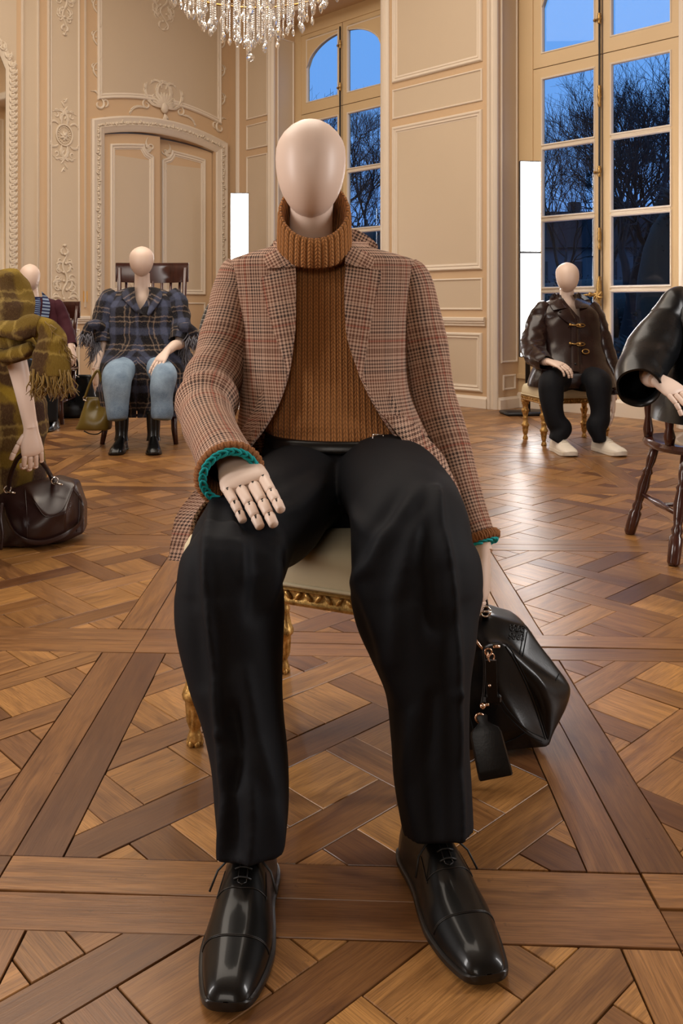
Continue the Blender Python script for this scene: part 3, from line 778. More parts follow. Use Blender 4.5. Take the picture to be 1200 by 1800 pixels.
def door_leaf(s0, s1, free_left, rot):
    """leaf between s0 < s1 with arched head; hinge at s0 if rot"""
    hinge = PL(s0, 0, -.035)
    t = PL.t.copy(); n = PL.n.copy()
    if rot:
        Rm = Matrix.Rotation(rot, 3, 'Z'); t = Rm @ t; n = Rm @ n
    P = Plane((hinge.x, hinge.y), (t.x, t.y), (n.x, n.y)); w_ = s1-s0
    zf = lambda a: 2.825+.085*(1-((s0+a-1.015)/.78)**2)
    m = MB(); N = 10; m.loft([[P(w_*k/N, .01, 0), P(w_*k/N, zf(w_*k/N), 0), P(w_*k/N, zf(w_*k/N), -.045), P(w_*k/N, .01, -.045)] for k in range(N+1)], True, True, True)
    lf = fixn(m.build('door_leaf', M_['stile'], door, angle=30))
    k = .10; a0, a1 = k*.9, w_-k*.9; inner = a1 if free_left else a0
    sg = -1 if free_left else 1; r = .13
    # outline with a scooped corner on the meeting side
    sc = [(inner+sg*r*math.sin(PI/2*j/6)*.9, zf(inner)-.13-r*(1-math.cos(PI/2*j/6)*1.0)) for j in range(7)]
    top_out = a0 if free_left else a1
    out = [(top_out, 1.08), (top_out, zf(top_out)-.11)]+[(inner+sg*.13+(top_out-inner-sg*.13)*(1-j/4), zf(inner+sg*.13+(top_out-inner-sg*.13)*(1-j/4))-.11) for j in range(1, 4)]
    out += [(inner+sg*.13, zf(inner)-.11), (inner+sg*.12, zf(inner)-.16), (inner+sg*.09, zf(inner)-.20), (inner+sg*.03, zf(inner)-.225), (inner, zf(inner)-.24), (inner, 1.08)]
    m = MB(); sweep(m, P, out, MOULD, True); fixn(m.build('door_moulding', M_['mould'], lf, angle=35))
    m = MB(); sweep(m, P, rect(a0, a1, .62, .99), THIN); sweep(m, P, rect(a0, a1, .14, .54), MOULD); fixn(m.build('door_moulding', M_['mould'], lf, angle=35))
    f = MB(); slab(f, P, a0+.06, a1-.06, 1.14, zf(inner)-.29, -.004, .003); f.build('door_panel', M_['field'], lf, smooth=False)
    m = MB(); cc = (inner+sg*.04, zf(inner)-.14)
    for j in range(4): acanthus(m, P, cc, -PI/2+sg*(.2+j*.5), .10+.02*(j % 2), sg, .008, 3)
    stroke(m, P, spiral(cc, .04, 1.1, 0, sg), .010); acanthus(m, P, (inner+sg*.02, zf(inner)-.22), -PI/2, .16, sg*.3, .007, 4)
    acanthus(m, P, ((a0+a1)/2, 1.16), PI/2-.6, .10, 1, .007, 4); acanthus(m, P, ((a0+a1)/2, 1.16), PI/2+.6, .10, -1, .007, 4)
    fixn(m.build('door_carving', M_['orn'], lf, angle=60))
door_leaf(1.022, 1.79, False, 0)
door_leaf(.245, 1.018, True, math.radians(-9))
m = MB(); slab(m, PL, -.3, 2.4, 0, 3.4, -1.6, -1.5); m.build('passage_wall', M_['liningdark'], door, smooth=False)
sw = MB(); slab(sw, PL, 2.005, 2.055, .99, 1.105, 0, .006); o = sw.build('switch_plate', M_['tag_brass'], smooth=False)
tag(o, 'narrow brass switch plate on the wall left of the arched double door', 'switch')
for k in range(4):
    m = MB(); m.ball(PL(2.03, 1.01+.024*k, .007), .005, 8, 5); m.build('toggle', M_['brass'], o)

# ---------------- mirror ----------------
mir = thing('wall_mirror', 'tall wall mirror in a cream carved rococo frame at the left edge', 'mirror', PL(3.6, 1.0))
mo = [(2.93, 1.05), (2.93, 3.3), (3.0, 3.45), (3.2, 3.56), (3.6, 3.62), (4.0, 3.56), (4.2, 3.45), (4.27, 3.3), (4.27, 1.05)]
m = MB(); m.loft([[PL(a, b, .004) for a, b in mo], [PL(a, b, .012) for a, b in mo]], True, True, True); fixn(m.build('mirror_glass', M_['mirror'], mir, smooth=False))
m = MB(); sweep(m, PL, mo, [(.095, -.004), (.095, .02), (.075, .034), (.04, .036), (.012, .030), (-.010, .014)], True); fixn(m.build('mirror_frame', M_['orn'], mir, angle=40))
m = MB(); q_ = resample([(3.6+(a-3.6)*1.065, 2.33+(b-2.33)*1.035) for a, b in mo+[mo[0]]], .06)
for i, q in enumerate(q_):
    a = (q_[(i+1) % len(q_)]-q).to_track_quat if False else math.atan2((q_[(i+1) % len(q_)]-q).y, (q_[(i+1) % len(q_)]-q).x)
    acanthus(m, PL, (q.x, q.y), a+.5, .065, 1, .009, 4, .036); leaf(m, PL, (q.x, q.y), a+1.9, .075, -1.0, .010, .036)
    leaf(m, PL, (q.x, q.y), a-1.2, .055, 1.1, .010, .036)
    stroke(m, PL, spiral((q.x, q.y), .03, .9, a, 1), .008, .035)
tag(fixn(m.build('frame_carving', M_['orn'], mir, angle=60)), kind='stuff')
# ---------------- windows ----------------
def fitting(m, P, s, z, d, L=.10):
    prof = [(.006, -L/2), (.011, -L*.45), (.016, -L*.35), (.010, -L*.25), (.013, -L*.1), (.020, 0), (.014, L*.12), (.018, L*.25), (.010, L*.33), (.016, L*.42), (.006, L/2)]
    m.lathe(prof, P(s, z, d), 10)
def window(idx, sc, op, dz, zt):
    wn_ = struct('window_%d' % idx); P = PR; D = -.35
    T = D+.0; gl = .077; go = .60
    zs = [.437, 1.085, 1.733, 2.39, 3.015]; zs = [z+dz*(z/3) for z in zs]; tb = 3.25+dz; rail = 3.117+dz
    # outer frame
    m = MB(); slab(m, P, op[0]-.02, sc-.69, 0, ZT, D-.06, D+.03); slab(m, P, sc+.69, op[1]+.02, 0, ZT, D-.06, D+.03)
    slab(m, P, sc-.69, sc+.69, .0, .30, D-.06, D+.0); slab(m, P, sc-.69, sc+.69, 4.15, ZT, D-.06, D+.03)
    m.build('window_frame', M_['winpaint'], wn_, smooth=False)
    m = MB(); slab(m, P, op[0], op[1], .27, .31, D, D+.06); m.build('window_sill', M_['winpaint'], wn_, smooth=False)
    hmould('window_apron', wn_, P, op[0], op[1], [(0, D-.01), (0, D+.05), (.12, D+.05), (.14, D+.03), (.15, D-.01)], 'mould')
    for sg in (-1, 1):
        a0, a1 = (sc+gl, sc+go) if sg > 0 else (sc-go, sc-gl)
        for (z0, z1, nm) in ((.31, rail-.004, 'window_sash'), (rail+.004, 4.15, 'transom_sash')):
            m = MB(); so = (sc+.69) if sg > 0 else (sc-.69); si = sc+sg*.006
            lo, hi = sorted((si, so)); zb = zs[0] if nm == 'window_sash' else tb; zt_ = zs[4] if nm == 'window_sash' else 4.08
            slab(m, P, lo, a0, z0, z1, D-.03, D+.02); slab(m, P, a1, hi, z0, z1, D-.03, D+.02)
            slab(m, P, a0, a1, z0, zb, D-.03, D+.02); slab(m, P, a0, a1, zt_, z1, D-.03, D+.02)
            sash = m.build(nm, M_['winpaint'], wn_, smooth=False)
            if nm == 'window_sash':
                levels = [(zs[k]+(.019 if k else 0), zs[k+1]-(.019 if k < 3 else 0)) for k in range(4)]
                for k in (1, 2, 3):
                    mm_ = MB(); z = zs[k]
                    prof = [(z-.019, D-.02), (z-.019, D+.006), (z-.010, D+.016), (z, D+.018), (z+.010, D+.016), (z+.019, D+.006), (z+.019, D-.02)]
                    mm_.loft([[P(a0, q, d) for q, d in prof], [P(a1, q, d) for q, d in prof]], False, True, True)
                    fixn(mm_.build('muntin', M_['mould'], sash, angle=40))
            else:
                levels = [(tb, 4.08)]
                # arched spandrel in the outer upper corner
                zc = 3.62+dz; n = 10
                pts = [(sc+sg*(gl+(go-gl)*k/n), zc+(4.05-zc)*math.sqrt(max(0, 1-((gl+(go-gl)*k/n)/(go+.004))**2))) for k in range(n+1)]
                mm_ = MB(); mm_.loft([[P(a, b, D+.02), P(a, 4.10, D+.02), P(a, 4.10, D-.03), P(a, b, D-.03)] for a, b in pts], True, True, True)
                fixn(mm_.build('arched_head', M_['winpaint'], sash, angle=40))
                mm_ = MB(); mm_.tube([P(a, b, D+.018) for a, b in pts], .008, 6); mm_.build('arch_bead', M_['mould'], sash)
            for z0_, z1_ in levels:
                mm_ = MB(); sweep(mm_, P, rect(a0, a1, z0_, z1_), [(.012, D+.018), (.004, D+.027), (-.006, D+.022), (-.012, D+.0)])
                fixn(mm_.build('glazing_bead', M_['mould'], sash, angle=40))
                gp = MB(); slab(gp, P, a0-.005, a1+.005, z0_-.005, z1_+.005, D-.012, D-.008); gp.build('window_pane', M_['glass'], wn_, smooth=False)
    # espagnolette bolt
    m = MB(); m.tube([P(sc-.015, .35, D+.045), P(sc-.015, 4.1, D+.045)], .009, 8); bolt = m.build('bolt_rod', M_['steelrod'], wn_)
    for z in (.62, 1.10, 1.52, 2.10, 2.75, 3.42, 3.9):
        m = MB(); fitting(m, P, sc-.015, z, D+.045, .20 if z in (1.10, 2.75, 1.52) else .10)
        if z not in (1.10, 2.75, 1.52): m.tube([P(sc-.015, z, D+.045), P(sc-.07, z, D+.03)], .008, 6); m.ball(P(sc-.07, z, D+.03), .013, 8, 6)
        m.build('bolt_guide', M_['brass'], bolt)
    m = MB(); z = 1.03   # handle
    m.tube([P(sc-.02, z, D+.06), P(sc-.08, z+.01, D+.085), P(sc-.16, z, D+.09), P(sc-.24, z+.005, D+.085)], [.016, .013, .010, .009], 10)
    m.ball(P(sc-.255, z+.005, D+.085), .024, 10, 8); m.ball(P(sc-.08, z+.01, D+.085), .022, 10, 8)
    m.lathe([(.01, -.11), (.022, -.08), (.014, -.05), (.028, -.01), (.034, .02), (.02, .05), (.026, .08), (.012, .14), (.004, .17)], P(sc-.015, z, D+.055), 12)
    for k in range(6): leaf(m, P, (sc-.015, z), k*PI/3, .05, .8, .010, D+.075)
    m.build('bolt_handle', M_['brass'], bolt)
window(1, -2.145, O1, .095, 0)
window(2, 1.035, O2, 0.0, 0)

# ---------------- garden outside ----------------
m = MB(); m.box((8, 52, -.66), (160, 80, .5)); gar = m.build('garden_ground', M_['lawn'], smooth=False); tag(gar, kind='structure')
def tree(x, y, Y, h, seed, lean=0.0, spread=.55, r0=.16, depth=6, label=''):
    """bare tree: trunk foot below pixel x at distance Y"""
    r = random.Random(seed); base = Vector(((x-CX)*Y/F, Y, -.42))
    t = thing('bare_tree', label, 'tree', base, 'bare trees outside the windows')
    tr = MB(); br = MB()
    def grow(p, d, L, rad, k):
        n = 5; pts = [p]; q = p.copy(); dd = d.copy()
        for i in range(n):
            dd = (dd+Vector((r.gauss(0, .10), r.gauss(0, .10), r.gauss(.06, .07)))).normalized(); q = q+dd*L/n; pts.append(q.copy())
        (tr if k < 2 else br).tube(pts, [rad*(1-.4*i/n) for i in range(n+1)], 6 if k < 2 else 3, caps=False)
        if k >= depth: return
        nb = 2+(r.random() < .75)+(k > 2 and r.random() < .5)
        for j in range(nb):
            a = pts[n-(j % 3)] if k else pts[n-(j % 2)]
            ax = dd.orthogonal().normalized(); ax.rotate(Matrix.Rotation(r.uniform(0, 2*PI), 3, dd))
            nd = dd.copy(); nd.rotate(Matrix.Rotation(r.uniform(.25, spread+.2), 3, ax))
            grow(a, nd, L*r.uniform(.66, .86), rad*.62, k+1)
    grow(base, Vector((lean, 0, 1)).normalized(), h*.26, r0, 0)
    tr.build('trunk', M_['bark'], t); tag(br.build('branches', M_['bark'], t), kind='stuff')
tree(1098, 0, 17, 7.5, 4, .03, .62, .17, 7, 'bare tree with a thick dark trunk filling the right window leaves')
tree(1062, 0, 21, 8.0, 52, -.05, .65, .10, 7, 'thin bare tree between the two leaves of the right window')
tree(1140, 0, 20, 8.2, 61, .08, .65, .10, 7, 'thin bare tree just right of the thick dark trunk')
tree(1000, 0, 30, 9.0, 8, -.22, .7, .10, 7, 'slender bare tree leaning left behind the left leaf of the right window')
tree(1165, 0, 40, 12.5, 15, .1, .6, .16, 6, 'distant bare tree at the right edge of the right window')
tree(655, 0, 22, 8.2, 21, .02, .8, .12, 8, 'bushy bare tree seen through the window behind the mannequin head')
tree(625, 0, 18, 6.5, 71, .1, .8, .08, 7, 'twiggy bare tree close outside the middle window')
tree(575, 0, 42, 13, 33, .0, .7, .18, 6, 'fainter bare tree low behind the left leaf of the middle window')
def bush(x, Y, w_, h, z0, seed, name, label, n=900, cone=False):
    r = random.Random(seed); c = Vector(((x-CX)*Y/F, Y, z0)); m = MB()
    core = MB(); core.ball(c+Vector((0, 0, h*.5)), .5, 14, 10, (w_*.8, w_*.6, h*.9))
    for k in range(n):
        a = r.uniform(0, 2*PI); t = r.random(); rr = w_*.5*((1-t) if cone else math.sqrt(max(0, 1-(2*t-1)**2)*.9+.1))*r.uniform(.8, 1.08)
        p = c+Vector((rr*math.cos(a), rr*.7*math.sin(a), t*h)); L = .16 if cone else .12
        d = Vector((math.cos(a), math.sin(a), r.uniform(-.6, .8))).normalized(); s_ = d.orthogonal().normalized()*L*.3
        i = len(m.v); m.v += [p-s_, p+s_, p+d*L*1.4]; m.face((i, i+1, i+2))
    t = thing(name, label, 'shrub' if not cone else 'tree', c)
    core.build('inner_growth', M_['hedge'], t); tag(m.build('foliage', M_['hedge'], t, smooth=False), kind='stuff')
bush(1188, 9.6, 1.1, 2.6, -.4, 1, 'evergreen_tree', 'dark conical evergreen at the right edge of the right window', 900, True)
bush(975, 12.5, 1.5, 1.1, -.4, 2, 'evergreen_shrub', 'dark shrub low behind the left leaf of the right window', 700)
bush(1140, 11.3, 1.2, .9, -.4, 3, 'evergreen_shrub', 'low dark shrub in front of the thick bare trunk', 600)
bush(655, 15, 3.6, 2.9, -.4, 4, 'evergreen_shrub', 'dark shrub low in the window behind the mannequin head', 1000)
# villa across the garden
vil = thing('town_house', 'slate roofed stone house far outside the right window', 'house', (12.2, 42, -.4))
m = MB(); m.box((12.2, 44, 1.7), (9, 5, 4.2)); m.build('wall', M_['house'], vil, smooth=False)
m = MB(); m.prism([(-4.8, 0), (4.8, 0), (3.6, 1.7), (-3.6, 1.7)], (1, 0, 0), (0, 0, 1), (12.2, 46.8, 3.8), (0, -1, 0), 5.6); fixn(m.build('roof', M_['slate'], vil, smooth=False))
for k in (-2.8, .4, 3.0):
    m = MB(); m.box((12.2+k, 43, 5.6), (.5, .5, 1.1)); m.build('chimney', M_['slate'], vil, smooth=False)
for i in range(5):
    for j in range(2):
        m = MB(); m.box((8.9+i*1.65, 41.48, .9+j*1.7), (.7, .06, 1.1)); m.build('window', M_['slate'], vil, smooth=False)
bush(1040, 34, 9.0, 2.6, -.4, 6, 'garden_hedge', 'long dark hedge in front of the distant slate roofed house', 1500)
# ---------------- mannequin parts ----------------
def head(m, x, ytop, ychin, Y, hw, tilt=0.0, neck=None):
    """egg head; hw = half width in pixels"""
    prof = [(0, .02), (.015, .22), (.04, .40), (.085, .60), (.15, .78), (.23, .92), (.31, .985), (.40, 1.0), (.50, .985), (.60, .945), (.70, .87), (.78, .78), (.85, .66), (.90, .55), (.945, .42), (.975, .28), (1, .06)]
    H = (ychin-ytop)*Y/F; w_ = hw*Y/F; c = W(x, (ytop+ychin)/2, Y); rings = []
    Rm = Matrix.Rotation(tilt, 3, 'X')
    for t, k in prof:
        a = w_*k; b = w_*1.27*max(k, .05)**.92; z = H*(.5-t); yo = -.10*w_*math.sin(PI*min(1, t*1.05))-(.22*w_ if t > .8 else .22*w_*max(0, (t-.3)/.5)); ring = []
        for j in range(40):
            th = 2*PI*j/40; cx_, sy_ = math.cos(th), math.sin(th)
            fr = 1.0
            if sy_ < 0: fr = 1-.05*abs(math.cos(th*1))*0
            p = Vector((a*math.copysign(abs(cx_)**.94, cx_), yo+b*sy_*fr, z)); ring.append(c+Rm @ p)
        rings.append(ring)
    m.loft(rings[::-1], True, True, True)
    return c
def hand(m, wrist, fwd, back, side, sc=1.0, curls=None, spread=.10, thumb=(.5, .8, -.35), tcurl=.3, pins=None, seg=10):
    """wrist point, direction of the fingers, normal of the back of the hand, side=+1 thumb toward fwd x back"""
    Yv = Vector(fwd).normalized(); Z = Vector(back); Z = (Z-Yv*Z.dot(Yv)).normalized(); X = Yv.cross(Z)*side
    o = Vector(wrist)
    def P(x, y, z): return o+(X*x+Yv*y+Z*z)*sc
    sec = [(-.030, 0, .0255, .0195, 0), (0, 0, .0275, .0185, 0), (.018, .001, .031, .0175, 0), (.040, .002, .037, .0165, .001), (.062, .002, .0405, .0150, .001), (.080, .001, .0415, .0135, .001), (.091, .001, .0405, .0115, 0), (.097, .001, .037, .007, -.001)]
    rings = []
    for y, xo, a, b, zo in sec:
        rings.append([P(xo+a*math.copysign(abs(math.cos(t))**.8, math.cos(t)), y-(.006 if math.cos(t)*1 < -.4 else 0)*(y > .07), zo+b*math.sin(t)) for t in [2*PI*k/20 for k in range(20)]])
    m.loft(rings, True, True, True)
    def seg_(p0, d, up, L, r0, r1):
        s_ = d.cross(up).normalized(); n = seg; rings = []
        for t, k in ((-.06, .25), (-.03, .72), (.02, .95), (.12, 1.04), (.5, 1.0), (.86, .98), (.95, .86), (1.0, .60), (1.02, .2)):
            r = (r0+(r1-r0)*max(0, min(1, t)))*k
            rings.append([o2+(s_*math.cos(2*PI*q/n)*r+up*math.sin(2*PI*q/n)*r*.95)*sc for q in range(n) for o2 in (p0+d*(L*t*sc),)])
        m.loft(rings, True, True, True)
    cur = curls or [(.35, .35, .25)]*4
    roots = [(.0305, .092), (.0105, .098), (-.0105, .095), (-.0305, .086)]
    Ls = [(.043, .026, .022), (.047, .030, .023), (.044, .028, .022), (.035, .021, .019)]
    rs = [.0098, .0100, .0096, .0086]
    for i in range(4):
        x, y = roots[i]; p = P(x, y, .0); ang = 0; sp_ = spread*(1.3-i)*.9
        base = (Yv*math.cos(sp_)+X*math.sin(sp_)).normalized(); r = rs[i]
        for k in range(3):
            ang += cur[i][k]; d = (base*math.cos(ang)-Z*math.sin(ang)).normalized(); up = (Z*math.cos(ang)+base*math.sin(ang)).normalized()
            seg_(p, d, up, Ls[i][k], r, r*.93)
            if pins is not None:
                q = p+(d*.004+up*r*.93)*sc; s_ = d.cross(up)
                pins.loft([[q+s_*.0022*sc*a+d*.0035*sc*b+up*(.0012*sc*c_-.001*sc) for a, b in ((-1, -1), (1, -1), (1, 1), (.2, 1))] for c_ in (0, 1)], True, True, True)
            p = p+d*(Ls[i][k]*1.02*sc); r *= .93
    t = thumb; d0 = (X*t[0]+Yv*t[1]+Z*t[2]).normalized(); p = P(.020, .018, -.004)
    ax = d0.cross(Z).normalized(); up = ax.cross(d0).normalized() if True else Z
    inn = (Yv*.8-X*.5-Z*.2).normalized()
    for k, (L, r) in enumerate(((.042, .0145), (.034, .0112), (.027, .0102))):
        d = (d0*(1-tcurl*k*.5)+inn*tcurl*k*.5).normalized(); u2 = (Z-d*Z.dot(d)).normalized()
        seg_(p, d, u2, L, r, r*.9); p = p+d*(L*1.0*sc)
def arm(m, pts, n=20):
    """bare arm: list of (point, radius)"""
    limb(m, [(p[0], p[1], p[2], r, r*.95) for p, r in pts], n, 6, cap0=True, cap1=True)

def shoe(parent, foot, toe_dir, L, matkey='shoe', style='oxford', label=None, hgt=.085, wid=.052):
    """foot = heel point on the floor, toe_dir in plan"""
    d = Vector((toe_dir[0], toe_dir[1], 0)).normalized(); s_ = Vector((-d.y, d.x, 0)); o = Vector(foot); up = Vector((0, 0, 1))
    def P(a, b, z): return o+d*a*L+s_*b+up*z
    # outline half widths along the sole
    if style == 'sneaker': prof = [(0, .030), (.03, .040), (.15, .046), (.35, .044), (.55, .050), (.72, .054), (.85, .051), (.95, .038), (1.0, .016)]
    elif style == 'boot': prof = [(0, .024), (.04, .034), (.15, .039), (.35, .036), (.55, .043), (.70, .047), (.84, .043), (.95, .030), (1.0, .013)]
    else: prof = [(0, .022), (.02, .031), (.12, .038), (.32, .036), (.50, .0425), (.64, .0455), (.76, .0415), (.87, .0345), (.94, .0285), (.975, .023), (.993, .015), (1.0, .006)]
    k = wid/.052; prof = [(a, b*k) for a, b in prof]
    def outline(e=0, N=8):
        pr = crom([(a, b) for a, b in prof], 3)
        return [(a, b+e) for a, b in pr]
    ol = outline()
    def zlow(a): return .004+.010*max(0, (a-.75)/.25)**2 if a > .3 else .004
    sh = MB(); th = .012 if style == 'oxford' else (.026 if style == 'sneaker' else .012)
    # sole with welt
    so = MB(); ww = .0045 if style != 'sneaker' else .002
    def rim(e, z): 
        r_ = [P(a, b+e, z+zlow(a)-.004) for a, b in ol]; l_ = [P(a, -(b+e), z+zlow(a)-.004) for a, b in ol[::-1]]
        return r_+l_
    so.loft([rim(ww-.003, .0), rim(ww, .003), rim(ww, th-.002), rim(ww-.003, th), rim(-.01, th)], True, True, True)
    # upper
    inst = {'oxford': [(0, .070), (.04, .080), (.15, .086), (.30, .088), (.38, .086), (.46, .077), (.56, .064), (.68, .052), (.80, .044), (.90, .039), (.95, .034), (.98, .028), (1.0, .018)],
            'sneaker': [(0, .085), (.05, .095), (.15, .092), (.28, .096), (.38, .100), (.48, .088), (.60, .072), (.74, .060), (.86, .053), (.94, .044), (1.0, .024)],
            'boot': [(0, .080), (.05, .092), (.18, .098), (.32, .098), (.42, .088), (.52, .074), (.66, .058), (.80, .050), (.90, .042), (1.0, .018)]}[style]
    def hz(a):
        for (a0, h0), (a1, h1) in zip(inst[:-1], inst[1:]):
            if a0 <= a <= a1: return h0+(h1-h0)*(a-a0)/(a1-a0)
        return inst[-1][1]
    rings = []; N = 30
    for i in range(N+1):
        a = i/N; a = .5-.5*math.cos(PI*a)*(1) ; a = a*.996
        b = next((b0+(b1-b0)*(a-a0)/(a1-a0+1e-9) for (a0, b0), (a1, b1) in zip(ol[:-1], ol[1:]) if a0 <= a <= a1), ol[-1][1])
        h = hz(a)*hgt/.085; ring = []; zb = zlow(a)-.004+th-.002
        pinch = .72 if a < .35 else .72+.16*min(1, (a-.35)/.3)
        for q in range(21):
            t = q/20; ang = PI*t; c_ = math.cos(ang); s2 = math.sin(ang)
            e = .78; x = math.copysign(abs(c_)**e, c_)*b*(1-(1-pinch)*s2**2*.5); z = zb+(h-zb)*s2**.88
            cr_ = 0
            if style == 'oxford':
                cr_ = -.0016*math.exp(-((a-.60-.02*c_)/.014)**2)-.0014*math.exp(-((a-.655+.02*c_)/.012)**2)-.0012*math.exp(-((a-.55)/.012)**2)
                cr_ -= .0011*math.exp(-((a-.735)/.006)**2)
            ring.append(P(a, x*(1+cr_*8), z+cr_*s2))
        rings.append(ring)
    sh.loft(rings, False, True, True)
    def U(a, ang, off=.0006):
        f = math.acos(max(-1, min(1, 1-2*a/.996)))/PI*N; i = int(min(N-1, f)); k_ = f-i; q = ang/PI*20; j = int(min(19, q)); l_ = q-j
        A_ = rings[i][j].lerp(rings[i][j+1], l_); B_ = rings[i+1][j].lerp(rings[i+1][j+1], l_); r_ = A_.lerp(B_, k_); return r_+(r_-P(a, 0, .03)).normalized()*off
    if style == 'boot':
        c0 = P(.20, 0, .07); rr = [(P(.22, 0, .060), .047, .040), (P(.20, 0, .10), .040, .036), (P(.17, 0, .15), .043, .039), (P(.16, 0, .25), .047, .042)]
        limb(sh, [(p.x, p.y, p.z, b, a) for p, a, b in rr], 24, 4, ref=tuple(d), cap1=True)
    root = parent
    up_ = sh.build('shoe' if style != 'boot' else 'ankle_boot', M_[matkey], root)
    if label: up_['label'] = label
    s0 = so.build('sole', M_['sole'] if style != 'sneaker' else M_['white_shoe'], up_, angle=40)
    he = MB(); hh = .020
    if style != 'sneaker':
        hp = [(a, b) for a, b in ol if a < .24]
        r1 = [P(a, b+.001, 0) for a, b in hp]+[P(a, -b-.001, 0) for a, b in hp[::-1]]
        for p in s0.data.vertices: pass
    if style == 'oxford':
        # facing, cap seam, laces
        sm = MB()
        for off in (.70, .706): sm.tube([U(off+.035*math.sin(PI*q/20)**2, PI*q/20) for q in range(1, 20)], .0007, 5)
        for off in (.525,): sm.tube([U(off-.02*abs(q-10)/10, PI*(.22+.56*q/20)) for q in range(21)], .0008, 5)
        for e_ in (.22, .78): sm.tube([U(.37+.145*q/8, PI*e_) for q in range(9)], .0008, 5)
        tag(sm.build('seam', M_['sole'], up_), kind='stuff')
        lc = MB()
        for a in (.40, .445, .49):
            z = U(a, PI/2).z+.0005; lc.tube([P(a, -.013, z-.001), P(a-.004, -.004, z+.002), P(a-.002, .005, z+.002), P(a, .013, z-.001)], .0016, 6)
        for sg in (-1, 1):
            z = U(.40, PI/2).z; lc.tube([P(.37, sg*.006, z+.006), P(.39, sg*.022, z+.001), P(.42, sg*.040, z-.014), P(.47, sg*.050, z-.036)], .0018, 6)
        lc.build('shoelace', M_['lace'], up_)
        fc = MB()
        for q in (-.0035, .0035): fc.tube([U(a_, PI/2-q*30) for a_ in (.36, .42, .47, .50)], .0009, 5)
        fc.tube([U(.50, PI/2+.105), U(.512, PI/2), U(.50, PI/2-.105)], .0009, 5)
        fc.build('facing_edge', M_['sole'], up_)
    if style == 'sneaker':
        lc = MB()
        for k2 in range(5):
            a = .36+.055*k2; z = hz(a)*hgt/.085+.002; lc.tube([P(a, -.020, z-.004), P(a, 0, z+.002), P(a, .020, z-.004)], .003, 6)
        lc.build('shoelace', M_['white_shoe'], up_)
        st = MB(); st.tube([P(.64, -.035, .045), P(.63, -.015, .064), P(.63, .015, .064), P(.64, .035, .045)], .0012, 5); st.build('seam', M_['sole'], up_)
    return up_

def remesh(o, vox=.006, it=6):
    r = o.modifiers.new('remesh', 'REMESH'); r.mode = 'VOXEL'; r.voxel_size = vox; r.use_smooth_shade = True
    s_ = o.modifiers.new('smooth', 'SMOOTH'); s_.factor = .5; s_.iterations = it
    return o
def creased(th, amount, ph=-PI/2, w=.16):
    return lambda t, s, p: amount*math.exp(-(math.atan2(math.sin(t-ph), math.cos(t-ph))/w)**2)

def plan_ring(cx, cy, a, b, z, n=64, k=2.3, fold=0, seed=0):
    pts = []
    for j in range(n):
        t = 2*PI*j/n; c_, s_ = math.cos(t), math.sin(t); e = 2/k
        pts.append(Vector((cx+math.copysign(abs(c_)**e, c_)*a, cy+math.copysign(abs(s_)**e, s_)*b, z)))
    return pts
def torso(m, rows, n=48, seg=4, k=2.3, fold=None, cap0=True, cap1=True, arc_=None):
    """rows: (x, y, Y, half width px, half depth m) read down the photograph; horizontal slices"""
    S = crom([tuple(r) for r in rows], seg); rings = []; us = []; vs = []; L = 0; prev = None
    for i, (x, y, Y, hw, hd) in enumerate(S):
        c = W(x, y, Y); a = hw*Y/F; b = hd; ring = []
        if prev is not None: L += (c-prev).length
        prev = c
        for j in range(n+1 if arc_ else n):
            if arc_:
                t0, t1 = arc_(i/(len(S)-1)); t = t0+(t1-t0)*j/n
            else: t = 2*PI*j/n-PI/2
            c_, s_ = math.cos(t), math.sin(t); e = 2/k
            p = Vector((c.x+math.copysign(abs(c_)**e, c_)*a, c.y+math.copysign(abs(s_)**e, s_)*b, c.z))
            if fold: p = p+Vector((c_, s_, 0))*fold(t, i/(len(S)-1), p)
            ring.append(p)
        rings.append(ring); vs.append(-L)
        u = [0.0]
        for j in range(1, n+1): u.append(u[-1]+(ring[j % len(ring)]-ring[(j-1) % len(ring)]).length)
        mid = u[len(u)//2]; us.append([q-mid for q in u])
    m.loft(rings, not arc_, cap0 and not arc_, cap1 and not arc_, uv=(us, vs))
    return rings, us, vs
